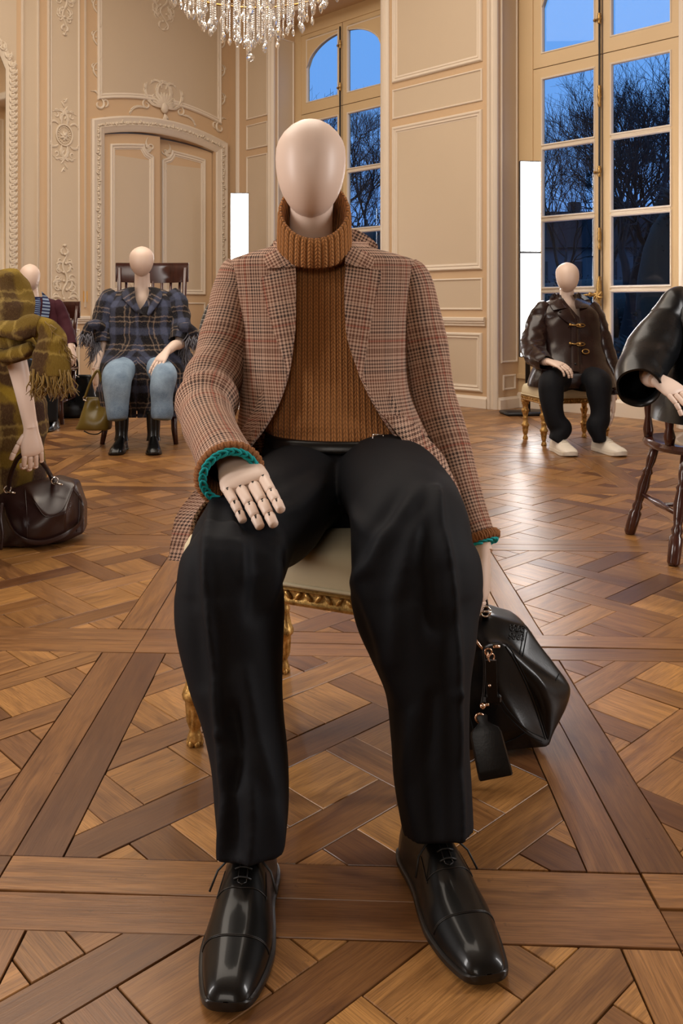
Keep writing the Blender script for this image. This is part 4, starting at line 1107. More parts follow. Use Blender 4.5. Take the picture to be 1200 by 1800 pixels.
# ---------------- gilded stool ----------------
def stool(cx, cy, yaw, w_, d_, zt, label, cushion=.085):
    t = thing('gilded_stool', label, 'stool', (cx, cy, 0), 'gilded stools with cream seats'); Rz = Matrix.Rotation(yaw, 3, 'Z'); c = Vector((cx, cy, 0))
    zr = zt-cushion; hx, hy = w_/2, d_/2
    def rr(ax, ay, z, k=.03, n=5):
        out = []
        for (sx, sy, a0) in ((1, 1, 0), (-1, 1, PI/2), (-1, -1, PI), (1, -1, 3*PI/2)):
            for j in range(n):
                a = a0+PI/2*j/(n-1); out.append(c+Rz @ Vector((sx*(ax-k)+k*math.cos(a), sy*(ay-k)+k*math.sin(a), z)))
        return out
    m = MB(); m.loft([rr(hx-.03, hy-.03, zr-.036), rr(hx, hy, zr-.034), rr(hx+.003, hy+.003, zr-.028), rr(hx-.004, hy-.004, zr-.022), rr(hx-.004, hy-.004, zr-.008), rr(hx+.004, hy+.004, zr-.004), rr(hx, hy, zr), rr(hx-.02, hy-.02, zr+.002)], True, True, True)
    rail = m.build('seat_rail', M_['gilt'], t, angle=50)
    m = MB()
    for (ax, L, sx) in ((0, hx, 1), (1, hy, 1)):
        for sg in (-1, 1):
            n = int(2*L/.022)
            for i in range(n):
                u = -L+.02+(2*L-.04)*i/(n-1)
                p = Vector((u, sg*(hy-.002), zr-.015)) if ax == 0 else Vector((sg*(hx-.002), u, zr-.015))
                R_ = Rz @ Matrix.Rotation((PI/4 if i % 2 else -PI/4), 3, 'Y' if ax == 0 else 'X')
                m.ball(c+Rz @ p, .0075, 6, 4, (1.6, .7, .7) if ax == 0 else (.7, 1.6, .7), R_)
    tag(m.build('rail_carving', M_['gilt'], rail), kind='stuff')
    m = MB(); pr = [(0, 0), (.004, .004), (.0, .03), (-.002, cushion*.6), (-.012, cushion*.85), (-.04, cushion*.98), (-.10, cushion*1.08), (-min(hx, hy)+.01, cushion*1.13)]
    m.loft([rr(hx+a-.002, hy+a-.002, zr+b, max(.004, .03+a*.5)) for a, b in pr], True, False, True); seat = m.build('seat_cushion', M_['cream'], t, angle=70)
    m = MB(); m.tube(rr(hx+.001, hy+.001, zr+.006), .004, 6, True); m.build('braid', M_['cream'], seat)
    H = zr-.034
    prof = [(.010, 0), (.014, .004), (.017, .014), (.013, .026), (.011, .034), (.014, .040), (.0165, .05), (.018, .075), (.0205, .084), (.021, .095), (.026, .100), (.0275, .108), (.024, .118), (.019, .125), (.016, .140), (.0155, .155), (.018, .160), (.018, .165), (.0155, .170), (.017, .185), (.021, .20), (.025, .212), (.025, .222), (.020, .230), (.019, .236), (.0195, H*.93-.02), (.024, H*.93-.015), (.025, H*.93)]
    prof = [(a, b*min(1, H/.30)) if b < .24 else (a, max(b, .236*min(1, H/.30)+.001)) for a, b in prof]
    for sx in (-1, 1):
        for sy in (-1, 1):
            q = c+Rz @ Vector((sx*(hx-.028), sy*(hy-.028), 0)); m = MB()
            fl = lambda th, z: (.10*math.cos(8*th) if (.04 < z < .08 or .12 < z < .155 or .17 < z < .21) else (.07*math.cos(10*th) if z > .236 else 0))
            m.lathe(prof, q, 40, fl); m.box(q+Vector((0, 0, H*.965)), (.05, .05, H*.075), Rz, .004)
            for k in range(6): m.ball(q+Vector((.012*math.cos(k*PI/3), .012*math.sin(k*PI/3), .006)), .007, 6, 4, (1, 1, 1.4))
            m.build('leg', M_['gilt'], t, angle=60)
    return t

# ---------------- crocheted edge ----------------
def chain(m, path, link=.0165, wd_=.0062, r=.0023, nrm=None):
    """plaited chain of loops laid along a closed path"""
    P = [Vector(p) for p in path]; N = len(P); L = sum((P[i]-P[i-1]).length for i in range(N)); n = int(L/(link*.62)); cum = [0]
    for i in range(N): cum.append(cum[-1]+(P[(i+1) % N]-P[i]).length)
    def at(s_):
        s_ = s_ % L
        for i in range(N):
            if cum[i+1] >= s_: return P[i].lerp(P[(i+1) % N], (s_-cum[i])/max(1e-9, cum[i+1]-cum[i]))
        return P[0]
    c = sum(P, Vector())/N
    for k in range(n):
        s0 = k*L/n; a = at(s0); t = (at(s0+.004)-a).normalized(); out = (a-c); out = (out-t*out.dot(t)).normalized(); up = nrm if nrm is not None else t.cross(out); pts = []
        for j in range(10):
            th = 2*PI*j/10; x = math.cos(th)*link*.55; y = math.sin(th)*wd_*(.55+.45*math.cos(th*.5)**2)
            pts.append(a+t*x+out*y+up*(.0028*math.cos(th)+(.0012 if k % 2 else -.0006)))
        m.tube(pts, r, 6, True)
def knit_edge(m, ring, r=.009, c=None):
    """plump knitted roll around a ring of points"""
    N = len(ring); q = []; n = 3
    m.tube(ring, [r*(1+.0*math.sin(i)) for i in range(N)], 10, True)
    L = sum((ring[i]-ring[i-1]).length for i in range(N)); k = int(L/.0095); 
    for i in range(k):
        f = i*N/k; a = ring[int(f) % N].lerp(ring[(int(f)+1) % N], f-int(f)); b = ring[(int(f)+1) % N]; t = (b-ring[int(f) % N]).normalized(); cc = (sum(ring, Vector())/N-a).normalized()
        up = t.cross(cc)
        for sg in (-1, 1):
            m.tube([a-cc*r*.95*math.cos(u)+up*r*.95*math.sin(u)+t*(sg*.004*math.cos(u*1.2)) for u in [-1.9+sg*.25, -.9, 0, .9, 1.9]], .0030, 5)

# ---------------- main mannequin ----------------
main = thing('mannequin', 'faceless mannequin in brown checked blazer and camel roll neck, seated centre front', 'mannequin', (.03, 1.5, 0))
b = MB(); head(b, 546, 210, 386, 1.985, 61.5, -.06)
limb(b, [(-.022, 2.06, .98, .085, .07), (-.020, 2.045, 1.05, .058, .056), (-.018, 2.02, 1.11, .050, .054), (-.016, 2.0, 1.17, .050, .058)], 24, 5, cap0=True, cap1=True)
sh_l = (-.185, 2.06, .99); el_l = Vector((-.255, 1.90, .715)); wr_l = W(412, 822, 1.62)
arm(b, [(tuple(W(440, 486, 2.05)), .035), (tuple(W(416, 540, 2.04)), .034), (tuple(W(388, 632, 1.99)), .032), (tuple(W(368, 690, 1.92)), .032), (tuple(W(384, 775, 1.73)), .030), (wr_l, .027)])
pins = MB()
fw = Vector((.34, -.88, -.27)); hand(b, wr_l+Vector((-.004, -.005, .012)), fw, (-.22, -.32, .90), -1, 1.07, [(.02, .10, .10), (.12, .12, .10), (.12, .15, .12), (.10, .2, .15)], -.012, (.30, .85, -.75), .5, pins, 14)
wr_r = W(846, 972, 1.86); arm(b, [(tuple(W(700, 486, 2.05)), .035), (tuple(W(730, 560, 2.035)), .034), (tuple(W(752, 660, 2.01)), .032), (tuple(W(793, 820, 1.94)), .030), (tuple(W(826, 910, 1.90)), .027), (tuple(wr_r), .025)])
hand(b, wr_r, (.03, -.05, -1), (.93, -.3, 0), 1, 1.0, [(.5, 1.25, .8)]*4, .02, (.25, .8, -.5), .6)
body = fixn(b.build('body', M_['skin'], main, angle=50))
tag(pins.build('finger_joint', M_['liningdark'], body, smooth=False), kind='stuff')

# roll neck sweater
sw = MB()
rows = [(556, 432, 2.06, 46, .055), (557, 446, 2.06, 74, .068), (560, 464, 2.058, 112, .084), (564, 500, 2.055, 134, .104), (568, 560, 2.045, 138, .112), (575, 640, 2.025, 136, .120), (588, 710, 2.0, 132, .128), (600, 748, 1.98, 132, .138), (602, 768, 1.972, 132, .139), (602, 776, 1.965, 126, .125)]
def swf(t, s, p):
    g = .006*math.exp(-((s-.80)/.05)**2)*math.sin(t*3+s*30)+.008*math.exp(-((s-.93)/.03)**2)
    return g+.004*noise.noise(Vector((p.x*7, p.y*5, p.z*14)))
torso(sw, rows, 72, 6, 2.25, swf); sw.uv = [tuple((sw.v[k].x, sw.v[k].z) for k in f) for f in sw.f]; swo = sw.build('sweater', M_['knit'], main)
cl = MB()
def colring(cz, cyo, a, b, tilt, n=64, ribs=0, rad=0):
    out = []
    for j in range(n+1):
        t = 2*PI*j/n+PI/2; q = 1+rad+(.012*math.cos(ribs*t) if ribs else 0)
        y = b*math.sin(t); out.append(Vector((-.010+a*math.cos(t)*q, cyo+y*q, cz+y*tilt)))
    return out
RB = 34
prof = [
    (1.050, 2.015, .086, .088, .42), (1.044, 2.010, .082, .084, .44), (1.054, 2.006, .085, .088, .50), (1.078, 1.998, .0855, .088, .62), (1.108, 1.990, .084, .086, .78), (1.138, 1.985, .083, .084, .92),
    (1.148, 1.984, .079, .080, .97), (1.147, 1.984, .073, .074, .98), (1.125, 1.990, .067, .067, .90), (1.09, 2.0, .062, .062, .6), (1.04, 2.01, .058, .058, .3)]
N = 136; rings = [colring(*p, N, RB) for p in prof]; us = []; vs = []; L = 0
for i, r_ in enumerate(rings):
    if i: L += (r_[N//2]-rings[i-1][N//2]).length
    us.append([.0125*RB*j/N for j in range(N+1)]); vs.append(L)
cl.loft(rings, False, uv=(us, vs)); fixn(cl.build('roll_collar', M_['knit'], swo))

# ---- blazer ----
JR = [(556, 424, 2.055, 52, .060, 512, 612), (560, 434, 2.055, 84, .072, 514, 614), (563, 446, 2.055, 128, .088, 516, 611), (566, 458, 2.05, 162, .100, 517, 609), (567, 475, 2.05, 170, .110, 518, 608), (568, 520, 2.045, 163, .120, 518, 607), (568, 580, 2.035, 154, .128, 516, 611), (569, 640, 2.02, 149, .136, 509, 626),
      (573, 690, 2.01, 151, .158, 494, 648), (580, 735, 2.0, 162, .182, 470, 676), (584, 775, 1.99, 178, .20, 440, 708), (578, 815, 1.985, 196, .20, 412, 738), (568, 855, 1.98, 214, .18, 378, 764), (562, 900, 1.97, 232, .185, 346, 786), (558, 972, 1.96, 236, .19, 334, 790)]
KJ = 2.25
S_ = crom(JR, 6)
def jrow(y):
    for a, c in zip(S_[:-1], S_[1:]):
        if a[1] <= y <= c[1]:
            t = (y-a[1])/(c[1]-a[1]+1e-9); return [u+(v-u)*t for u, v in zip(a, c)]
    return S_[0] if y < S_[0][1] else S_[-1]
def jfold(p, s): return .0035*noise.noise(Vector((p.x*6+9, p.y*6, p.z*3.2)))+.004*max(0, s-.55)*math.sin(p.x*26+1)
def chest(x, y, off=0.0):
    r = jrow(y); q = min(.999, abs(x-r[0])/r[3]); Y = r[2]-(r[4]+off)*(1-q**KJ)**(1/KJ)
    return W(x, y, Y) if y > 430 else W(x, y, Y+.02*(430-y)/20)
jb = MB(); rings = []; us = []; vs = []; L = 0; n = 84; prev = None
for i, (cx_, y, Y, hw, hd, xl, xr) in enumerate(S_):
    c = W(cx_, y, Y); a = hw*Y/F; e = 2/KJ; s = i/(len(S_)-1)
    def ang(x): q = max(-.98, min(.98, (x-cx_)/hw)); return -math.acos(math.copysign(abs(q)**(1/e), q))
    t0, t1 = ang(xl), ang(xr)-2*PI; ring = []
    for j in range(n+1):
        t = t0+(t1-t0)*j/n; ct, st = math.cos(t), math.sin(t)
        p = Vector((c.x+math.copysign(abs(ct)**e, ct)*a, c.y+math.copysign(abs(st)**e, st)*hd, c.z))
        p += Vector((ct, st, 0))*jfold(p, s); ring.append(p)
    rings.append(ring)
    if prev is not None: L += (c-prev).length
    prev = c
    us.append([(p.x-c.x)+math.copysign(1, p.x-c.x)*.8*(p.y-c.y+hd)*min(1, abs(p.x-c.x)/.06) for p in ring]); vs.append(-L)
jb.loft(rings, False, uv=(us, vs))
# right front skirt falling over the thigh
sk = [[(672, 728, 1.838), (690, 730, 1.850), (708, 732, 1.872), (728, 736, 1.915)], [(690, 752, 1.815), (708, 754, 1.832), (726, 757, 1.858), (744, 760, 1.90)], [(709, 776, 1.790), (727, 778, 1.81), (744, 779, 1.84), (762, 780, 1.885)],
      [(730, 800, 1.770), (746, 800, 1.795), (762, 801, 1.83), (780, 802, 1.87)], [(748, 825, 1.755), (762, 825, 1.785), (777, 826, 1.82), (792, 828, 1.86)], [(762, 850, 1.735), (775, 850, 1.765), (789, 851, 1.80), (804, 853, 1.85)], [(771, 872, 1.725), (784, 873, 1.755), (797, 874, 1.79), (812, 876, 1.84)], [(773, 886, 1.728), (786, 887, 1.758), (800, 888, 1.79), (816, 890, 1.84)]]
sg_ = [[Vector(W(*q)) for q in r] for r in crom([tuple(v for q in r for v in q) for r in sk], 5) for r in [[tuple(r[3*k:3*k+3]) for k in range(4)]]]
rg2 = [r+[q+Vector((.001, .006, -.002)) for q in r[::-1]] for r in sg_]; b0 = len(jb.f); jb.loft(rg2, True, True, True)
for k in range(b0, len(jb.f)): jb.uv[k] = tuple((jb.v[i].x-.0, jb.v[i].z) for i in jb.f[k])
# front edges turned under
for side in (0, n):
    edge = [r_[side] for r_ in rings]; cen = [W(s[0], s[1], s[2]) for s in S_]
    inn = [e_+(c_-e_).normalized()*.007+Vector((.002*(1 if side == 0 else -1), 0, 0)) for e_, c_ in zip(edge, cen)]
    inn2 = [e_+(c_-e_).normalized()*.010+Vector(((-.05 if side == 0 else .05), .012, 0)) for e_, c_ in zip(edge, cen)]
    jb.loft([[a, b2, c2] for a, b2, c2 in zip(edge, inn, inn2)], False, uv=([[u_[side], u_[side]+.007, u_[side]+.05] for u_ in us], vs))
jac = jb.build('blazer', M_['glen'], main)
def sheet(name, parent, left, right, off=.007, n=10, m_=8, urot=0, bulge=.004, thick=.004, uo=0):
    """cloth sheet lying over the chest between two pixel curves"""
    Ls = crom(left, 6); Rs = crom(right, 6); N_ = min(len(Ls), len(Rs)); g_ = []
    for i in range(N_):
        a, c = Ls[int(i*(len(Ls)-1)/(N_-1))], Rs[int(i*(len(Rs)-1)/(N_-1))]
        g_.append([(a[0]+(c[0]-a[0])*j/m_, a[1]+(c[1]-a[1])*j/m_) for j in range(m_+1)])
    top = [[chest(x, y, off+bulge*math.sin(PI*j/m_)) for j, (x, y) in enumerate(r)] for r in g_]
    bot = [[chest(x, y, off-thick) for x, y in r] for r in g_]
    ca, sa = math.cos(urot), math.sin(urot)
    uvf = lambda p: ((p.x*ca+p.z*sa)+uo, (-p.x*sa+p.z*ca))
    mb = MB()
    def put(G, flip):
        b0 = len(mb.v)
        for r in G: mb.v += r
        w1 = m_+1
        for i in range(N_-1):
            for j in range(m_):
                q = [b0+i*w1+j, b0+i*w1+j+1, b0+(i+1)*w1+j+1, b0+(i+1)*w1+j]
                mb.face(q, tuple(uvf(mb.v[k]) for k in q))
        return b0
    b1 = put(top, 0); b2 = put(bot, 1); w1 = m_+1
    per_ = [(0, j) for j in range(m_+1)]+[(i, m_) for i in range(1, N_)]+[(N_-1, j) for j in range(m_-1, -1, -1)]+[(i, 0) for i in range(N_-2, 0, -1)]
    for k in range(len(per_)):
        a, c = per_[k-1], per_[k]; q = [b1+a[0]*w1+a[1], b1+c[0]*w1+c[1], b2+c[0]*w1+c[1], b2+a[0]*w1+a[1]]; mb.face(q, tuple(uvf(mb.v[x]) for x in q))
    bmx = mb.build(name, M_['glen'], parent, angle=50)
    bm = bmesh.new(); bm.from_mesh(bmx.data); bmesh.ops.remove_doubles(bm, verts=bm.verts, dist=1e-5); bmesh.ops.recalc_face_normals(bm, faces=bm.faces); bm.to_mesh(bmx.data); bm.free()
    return bmx
sheet('lapel', jac, [(463, 486), (457, 493), (463, 520), (472, 552), (484, 592), (495, 622), (503, 650), (504, 668)], [(519, 462), (520, 482), (520, 515), (520, 550), (519, 580), (516, 606), (511, 640), (505, 670)], .009, urot=.18)
sheet('lapel', jac, [(608, 460), (606, 482), (605, 515), (606, 550), (608, 585), (614, 610), (624, 640), (634, 668)], [(660, 474), (670, 480), (663, 512), (656, 545), (650, 580), (644, 615), (640, 645), (636, 672)], .009, urot=-.15)
sheet('collar', jac, [(500, 411), (484, 422), (470, 440), (464, 456), (468, 472)], [(508, 408), (510, 424), (514, 440), (518, 452), (520, 468)], .014, urot=.5, thick=.012)
sheet('collar', jac, [(604, 402), (606, 420), (607, 436), (607, 450), (606, 464)], [(628, 404), (648, 416), (664, 432), (660, 450), (654, 474)], .014, urot=-.5, thick=.012)
# sleeves
def slf(th, s, p):
    g = .0028*noise.noise(Vector((p.x*9+3, p.y*7, p.z*9)))
    return g
sl = MB()
elb = wrinkle(.60, .10, 60, .0075, 1.0, 1.2, None)
ctl = [C(424, 464, 2.05, 22, .040), C(419, 478, 2.05, 34, .056), C(414, 520, 2.045, 44, .064), C(402, 580, 2.02, 46, .064), C(388, 630, 1.99, 47, .064), C(368, 685, 1.93, 51, .064), C(362, 730, 1.84, 48, .062), C(378, 775, 1.72, 46, .056), C(398, 815, 1.62, 50, .050), C(404, 832, 1.575, 50, .049)]
rl = limb(sl, ctl, 56, 8, ref=(.93, 0, .36), fold=addf(slf, elb, wrinkle(.35, .12, 30, .003, 0, 2)), thick=.08)
slo = sl.build('sleeve', M_['glen'], jac)
sr = MB()
ctr = [C(712, 460, 2.05, 20, .040), C(715, 474, 2.05, 32, .055), C(724, 510, 2.045, 41, .062), C(736, 580, 2.03, 44, .062), C(752, 660, 2.01, 43, .060), C(770, 740, 1.98, 43, .057), C(793, 820, 1.94, 41, .052), C(820, 900, 1.90, 37, .046), C(838, 946, 1.875, 33, .042)]
rr_ = limb(sr, ctr, 56, 8, ref=(1, 0, 0), fold=addf(slf, wrinkle(.5, .2, 26, .003, 2, 2)), thick=.08)
sro = sr.build('sleeve', M_['glen'], jac)
# knitted cuffs with turquoise chain
for rg, own, inset in ((rl, slo, 1), (rr_, sro, 1)):
    ring = rg[-1]; c = sum(ring, Vector())/len(ring); ax = (rg[-1][0]-rg[-4][0]).normalized(); N_ = len(ring)
    k1 = [c+(p-c)*1.02+ax*.004 for p in ring]; m = MB(); knit_edge(m, k1, .0095); cu = m.build('knitted_cuff', M_['brownyarn'], own)
    m = MB(); R1 = [c+(p-c)*.95-ax*.03 for p in ring]; R2 = [c+(p-c)*.97+ax*.0 for p in ring]; R3 = [c+(p-c)*.86+ax*.008 for p in ring]; R4 = [c+(p-c)*.80-ax*.05 for p in ring]
    m.loft([R2, R3, R4], True, uv=([[.4*j/N_ for j in range(N_+1)]]*3, [0, .02, .07])); m.build('cuff_inside', M_['knitcuff'], cu)
    m = MB(); chain(m, [c+(p-c)*.925+ax*.0155 for p in ring], .019, .0068, .0026); tag(m.build('crochet_chain', M_['yarn'], cu), 'turquoise crocheted chain trim')

# ---- trousers ----
tr = MB()
hem = lambda th, s, p: .004*math.exp(-((s-1)/.02)**2)
nL = fnoise(7, 7, 1.9, .010, 3, False); nR = fnoise(7, 7, 1.9, .011, 8, False)
tl = [(-.005, 1.96, .550, .110, .098), (-.055, 1.80, .535, .108, .090), (-.105, 1.64, .520, .102, .084), (-.132, 1.545, .510, .095, .080), (-.143, 1.475, .480, .090, .078)] + [C(405, 1000, 1.455, 91, .080), C(405, 1085, 1.44, 93, .082), C(413, 1180, 1.42, 84, .080), C(425, 1260, 1.40, 73, .076), C(436, 1340, 1.38, 70, .076), C(440, 1420, 1.36, 69, .078), C(441, 1492, 1.345, 63, .078)]
tR = [(.135, 1.96, .555, .110, .098), (.150, 1.80, .557, .112, .092), (.158, 1.66, .553, .108, .088), (.160, 1.56, .535, .104, .084), (.160, 1.49, .505, .104, .082)] + [C(732, 1010, 1.475, 114, .083), C(735, 1075, 1.465, 107, .085), C(744, 1140, 1.45, 94, .083), C(752, 1215, 1.435, 75, .080), C(755, 1300, 1.42, 69, .077), C(759, 1375, 1.405, 68, .077), C(768, 1462, 1.385, 62, .078)]
def kneefold(s0, side, amp, sg):
    """long folds that fall from the knee"""
    def f(th, s, p):
        g = math.exp(-((s-s0)/.13)**2)
        return amp*g*math.cos((th-side)*4+sg*(s-s0)*14)*(1 if s > s0 else .6)
    return f
def pixfold(lines):
    L_ = []
    for pts, amp, wd_ in lines:
        for p, q in zip(pts[:-1], pts[1:]): L_.append((Vector(p), Vector(q), amp, wd_))
    def f(th, s, p):
        k = math.sin(th)
        if k <= .02: return 0.0
        u = Vector((CX+p.x*F/p.y, HY+(CH-p.z)*F/p.y)); best = {}
        for a, c, amp, wd_ in L_:
            d = c-a; t = max(0, min(1, (u-a).dot(d)/d.length_squared)); r = (u-a-d*t).length
            g = amp*math.exp(-(r/wd_)**2)*(.35+.65*math.sin(PI*(.15+.7*t)))
            key = (amp, wd_)
            if abs(g) > abs(best.get(key, 0)): best[key] = g
        return sum(best.values())*min(1, k*2.2)
    return f
FL = pixfold([([(376, 878), (362, 950), (365, 1050), (376, 1180), (384, 1290)], .0131, 9), ([(384, 1290), (392, 1400), (386, 1535)], .0121, 9),
    ([(462, 905), (490, 935), (492, 985), (474, 1060)], .0132, 13), ([(425, 905), (452, 950), (456, 1010), (446, 1080)], -.0122, 15), ([(405, 895), (425, 950), (428, 1020)], .0071, 10),
    ([(430, 1180), (452, 1290), (484, 1400), (492, 1500)], .0083, 13), ([(408, 1250), (424, 1330), (408, 1400), (414, 1500)], -.0134, 13), ([(442, 1380), (446, 1450), (438, 1530)], .0064, 9), ([(345, 960), (338, 1080), (352, 1200)], -.0075, 16),
    ([(560, 850), (520, 893), (478, 903)], .0085, 12), ([(545, 820), (500, 850), (470, 860)], -.0066, 12)])
FR = pixfold([([(762, 866), (774, 930), (790, 1000), (800, 1100), (803, 1220)], .0151, 9), ([(803, 1220), (806, 1350), (811, 1495)], .0141, 8),
    ([(735, 868), (690, 915), (650, 985), (622, 1022)], .0113, 15), ([(700, 880), (655, 935), (625, 990)], -.0124, 15), ([(758, 880), (722, 960), (690, 1060), (692, 1160)], .0085, 16), ([(742, 900), (752, 1000), (760, 1100)], -.0096, 14),
    ([(640, 1040), (668, 1130), (700, 1230)], .0087, 14), ([(625, 1060), (650, 1150)], -.0061, 12), ([(720, 1260), (712, 1380), (735, 1480)], .0088, 14), ([(760, 1230), (752, 1360), (768, 1490)], -.0089, 14), ([(600, 880), (640, 930)], .0092, 12)])
limb(tr, tl, 96, 14, fold=addf(nL, FL, kneefold(.50, PI/2, .004, 1)), sup=2.0, cap0=True, cap1=True)
limb(tr, tR, 96, 14, fold=addf(nR, FR, kneefold(.50, PI/2, .004, -1)), sup=2.0, cap0=True, cap1=True)
torso(tr, [(610, 775, 1.955, 143, .130), (608, 800, 1.94, 150, .135), (606, 850, 1.93, 160, .13), (604, 900, 1.94, 165, .12), (602, 945, 1.95, 150, .11)], 48, 5, 2.3)
trz = tr.build('trousers', M_['trouser'], main); remesh(trz, .0048, 2)
m = MB(); torso(m, [(610, 761, 1.958, 142, .136), (610, 766, 1.958, 145, .143), (610, 779, 1.955, 146, .144), (610, 784, 1.955, 143, .134)], 56, 3, 2.3)
belt = m.build('belt', M_['blackleather'], main)
m = MB(); bp = W(664, 772, 1.958-.146*.90)
for a, c, r_ in (((-.011, -.010), (-.011, .010), .0014), ((-.011, .010), (.011, .010), .0014), ((.011, .010), (.011, .004), .0014), ((-.011, -.010), (-.004, -.010), .0014), ((0, -.008), (.004, .004), .0012)):
    m.tube([bp+Vector((a[0], -.004, a[1])), bp+Vector((c[0], -.004, c[1]))], r_, 6)
m.build('buckle', M_['silver'], belt)
# shoes
shoe(main, W(452, 1545, 1.418)*Vector((1, 1, 0)) if False else (-.105, 1.437, 0), (-.05, -1), .312, 'shoe', 'oxford', None, .090, .056)
shoe(main, (.166, 1.478, 0), (.21, -1), .312, 'shoe', 'oxford', None, .090, .056)
stool(.046, 1.915, math.radians(-25), .545, .46, .452, 'gilded carved stool with cream seat under the central mannequin', .08)
# ---------------- helpers for the other seated mannequins ----------------
def mksurf(rows, K=2.25, seg=5):
    S = crom([tuple(r) for r in rows], seg)
    def surf(x, y, off=0.0):
        r = S[0] if y <= S[0][1] else S[-1]
        for a, c in zip(S[:-1], S[1:]):
            if a[1] <= y <= c[1]:
                t = (y-a[1])/(c[1]-a[1]+1e-9); r = [u+(v-u)*t for u, v in zip(a, c)]; break
        q = min(.995, abs(x-r[0])/r[3]); return W(x, y, r[2]-(r[4]+off)*(1-q**K)**(1/K))
    return S, surf
def coat(name, parent, rows, mat, K=2.25, n=60, fold=None, seg=5):
    S, surf = mksurf(rows, K, seg); m = MB(); rings = []; us = []; vs = []; L = 0; prev = None; e = 2/K
    for i, (cx_, y, Y, hw, hd, xl, xr) in enumerate(S):
        c = W(cx_, y, Y); a = hw*Y/F; s = i/(len(S)-1)
        def ang(x): q = max(-.98, min(.98, (x-cx_)/hw)); return -math.acos(math.copysign(abs(q)**(1/e), q))
        t0, t1 = ang(xl), ang(xr)-2*PI; ring = []
        for j in range(n+1):
            t = t0+(t1-t0)*j/n; ct, st = math.cos(t), math.sin(t)
            p = Vector((c.x+math.copysign(abs(ct)**e, ct)*a, c.y+math.copysign(abs(st)**e, st)*hd, c.z))
            if fold: p += Vector((ct, st, 0))*fold(t, s, p)
            ring.append(p)
        rings.append(ring)
        if prev is not None: L += (c-prev).length
        prev = c; u = [0.0]
        for j in range(1, n+1): u.append(u[-1]+(ring[j]-ring[j-1]).length)
        us.append([q-u[n//2] for q in u]); vs.append(-L)
    m.loft(rings, False, uv=(us, vs)); return m.build(name, M_[mat], parent), surf
def flap(name, parent, surf, left, right, off, mat, thick=.006, bulge=.006, rot=0):
    Ls = crom(left, 5); Rs = crom(right, 5); N_ = min(len(Ls), len(Rs)); m_ = 6; m = MB(); top = []; bot = []
    for i in range(N_):
        a, c = Ls[int(i*(len(Ls)-1)/(N_-1))], Rs[int(i*(len(Rs)-1)/(N_-1))]
        r = [(a[0]+(c[0]-a[0])*j/m_, a[1]+(c[1]-a[1])*j/m_) for j in range(m_+1)]
        top.append([surf(x, y, off+bulge*math.sin(PI*j/m_)) for j, (x, y) in enumerate(r)]); bot.append([surf(x, y, off-thick) for x, y in r])
    rings = [t_+b_[::-1] for t_, b_ in zip(top, bot)]
    ca, sa = math.cos(rot), math.sin(rot)
    b0 = len(m.v); m.loft(rings, True, True, True); 
    m.uv = [tuple((m.v[k].x*ca+m.v[k].z*sa, -m.v[k].x*sa+m.v[k].z*ca) for k in f) for f in m.f]; m.has_uv = True
    return fixn(m.build(name, M_[mat], parent, angle=60))
def sleeve(parent, ctl, mat, fold=None, ref=(1, 0, 0), n=36, name='sleeve', thick=.1):
    m = MB(); rg = limb(m, ctl, n, 7, ref=ref, fold=fold, thick=thick); return m.build(name, M_[mat], parent), rg
def fringe(m, pts, L, r=.0022, seed=1, d=(0, 0, -1), jit=.25):
    q = random.Random(seed)
    for p in pts:
        p = Vector(p); dd = (Vector(d)+Vector((q.gauss(0, jit), q.gauss(0, jit), 0))).normalized(); l = L*q.uniform(.7, 1.15)
        m.tube([p, p+dd*l*.35+Vector((q.gauss(0, .004), 0, 0)), p+dd*l*.7+Vector((q.gauss(0, .008), q.gauss(0, .006), 0)), p+dd*l+Vector((q.gauss(0, .012), 0, 0))], [r, r, r*.8, r*.4], 4)
def trouser_pair(name, parent, A, B, pel, mat, seed=1, amp=.008, vox=.012):
    m = MB(); f = fnoise(8, 8, 5, amp, seed, False)
    limb(m, A, 36, 7, fold=addf(f, creased(0, .004, PI/2, .15)), cap0=True, cap1=True); limb(m, B, 36, 7, fold=addf(f, creased(0, .004, PI/2, .15)), cap0=True, cap1=True)
    torso(m, pel, 32, 3); o = m.build(name, M_[mat], parent); remesh(o, vox, 3); return o
LW = lambda amp, sc, seed: (lambda t, s, p: amp*(1-abs(noise.noise(Vector((p.x*sc+seed, p.y*sc, p.z*sc*1.6))))*2.2-.5))

# ---- mannequin in the blue mohair coat ----
P2 = thing('mannequin', 'faceless mannequin in blue grey checked mohair coat and washed jeans on slatted wooden chair', 'mannequin', (-1.2, 5.6, 0))
b = MB(); head(b, 249.5, 433, 486, 5.95, 21)
limb(b, [C(250, 560, 6.0, 34, .09), C(250, 530, 6.0, 26, .085), C(250, 512, 6.0, 16, .060), C(250, 495, 6.0, 13.5, .052), C(250, 480, 6.0, 13, .052)], 24, 4, cap0=True, cap1=True)
arm(b, [(tuple(W(195, 530, 5.97)), .04), (tuple(W(182, 598, 5.9)), .042), (tuple(W(174, 628, 5.84)), .036), (tuple(W(169, 650, 5.8)), .028)])
hand(b, W(169, 652, 5.8), (0, -.05, -1), (-.7, -.6, 0), -1, 1.0, [(.2, .9, .8)]*4, .03, (.3, .9, -.3), .4, None, 8)
arm(b, [(tuple(W(308, 530, 5.97)), .04), (tuple(W(318, 596, 5.85)), .040), (tuple(W(305, 608, 5.74)), .034), (tuple(W(293, 618, 5.66)), .027)])
hand(b, W(292, 619, 5.65), (-.32, -.62, -.58), (-.1, -.55, .8), 1, 1.0, [(.15, .25, .2)]*4, .05, (.5, .8, -.4), .3, None, 8)
fixn(b.build('body', M_['skin'], P2, angle=50))
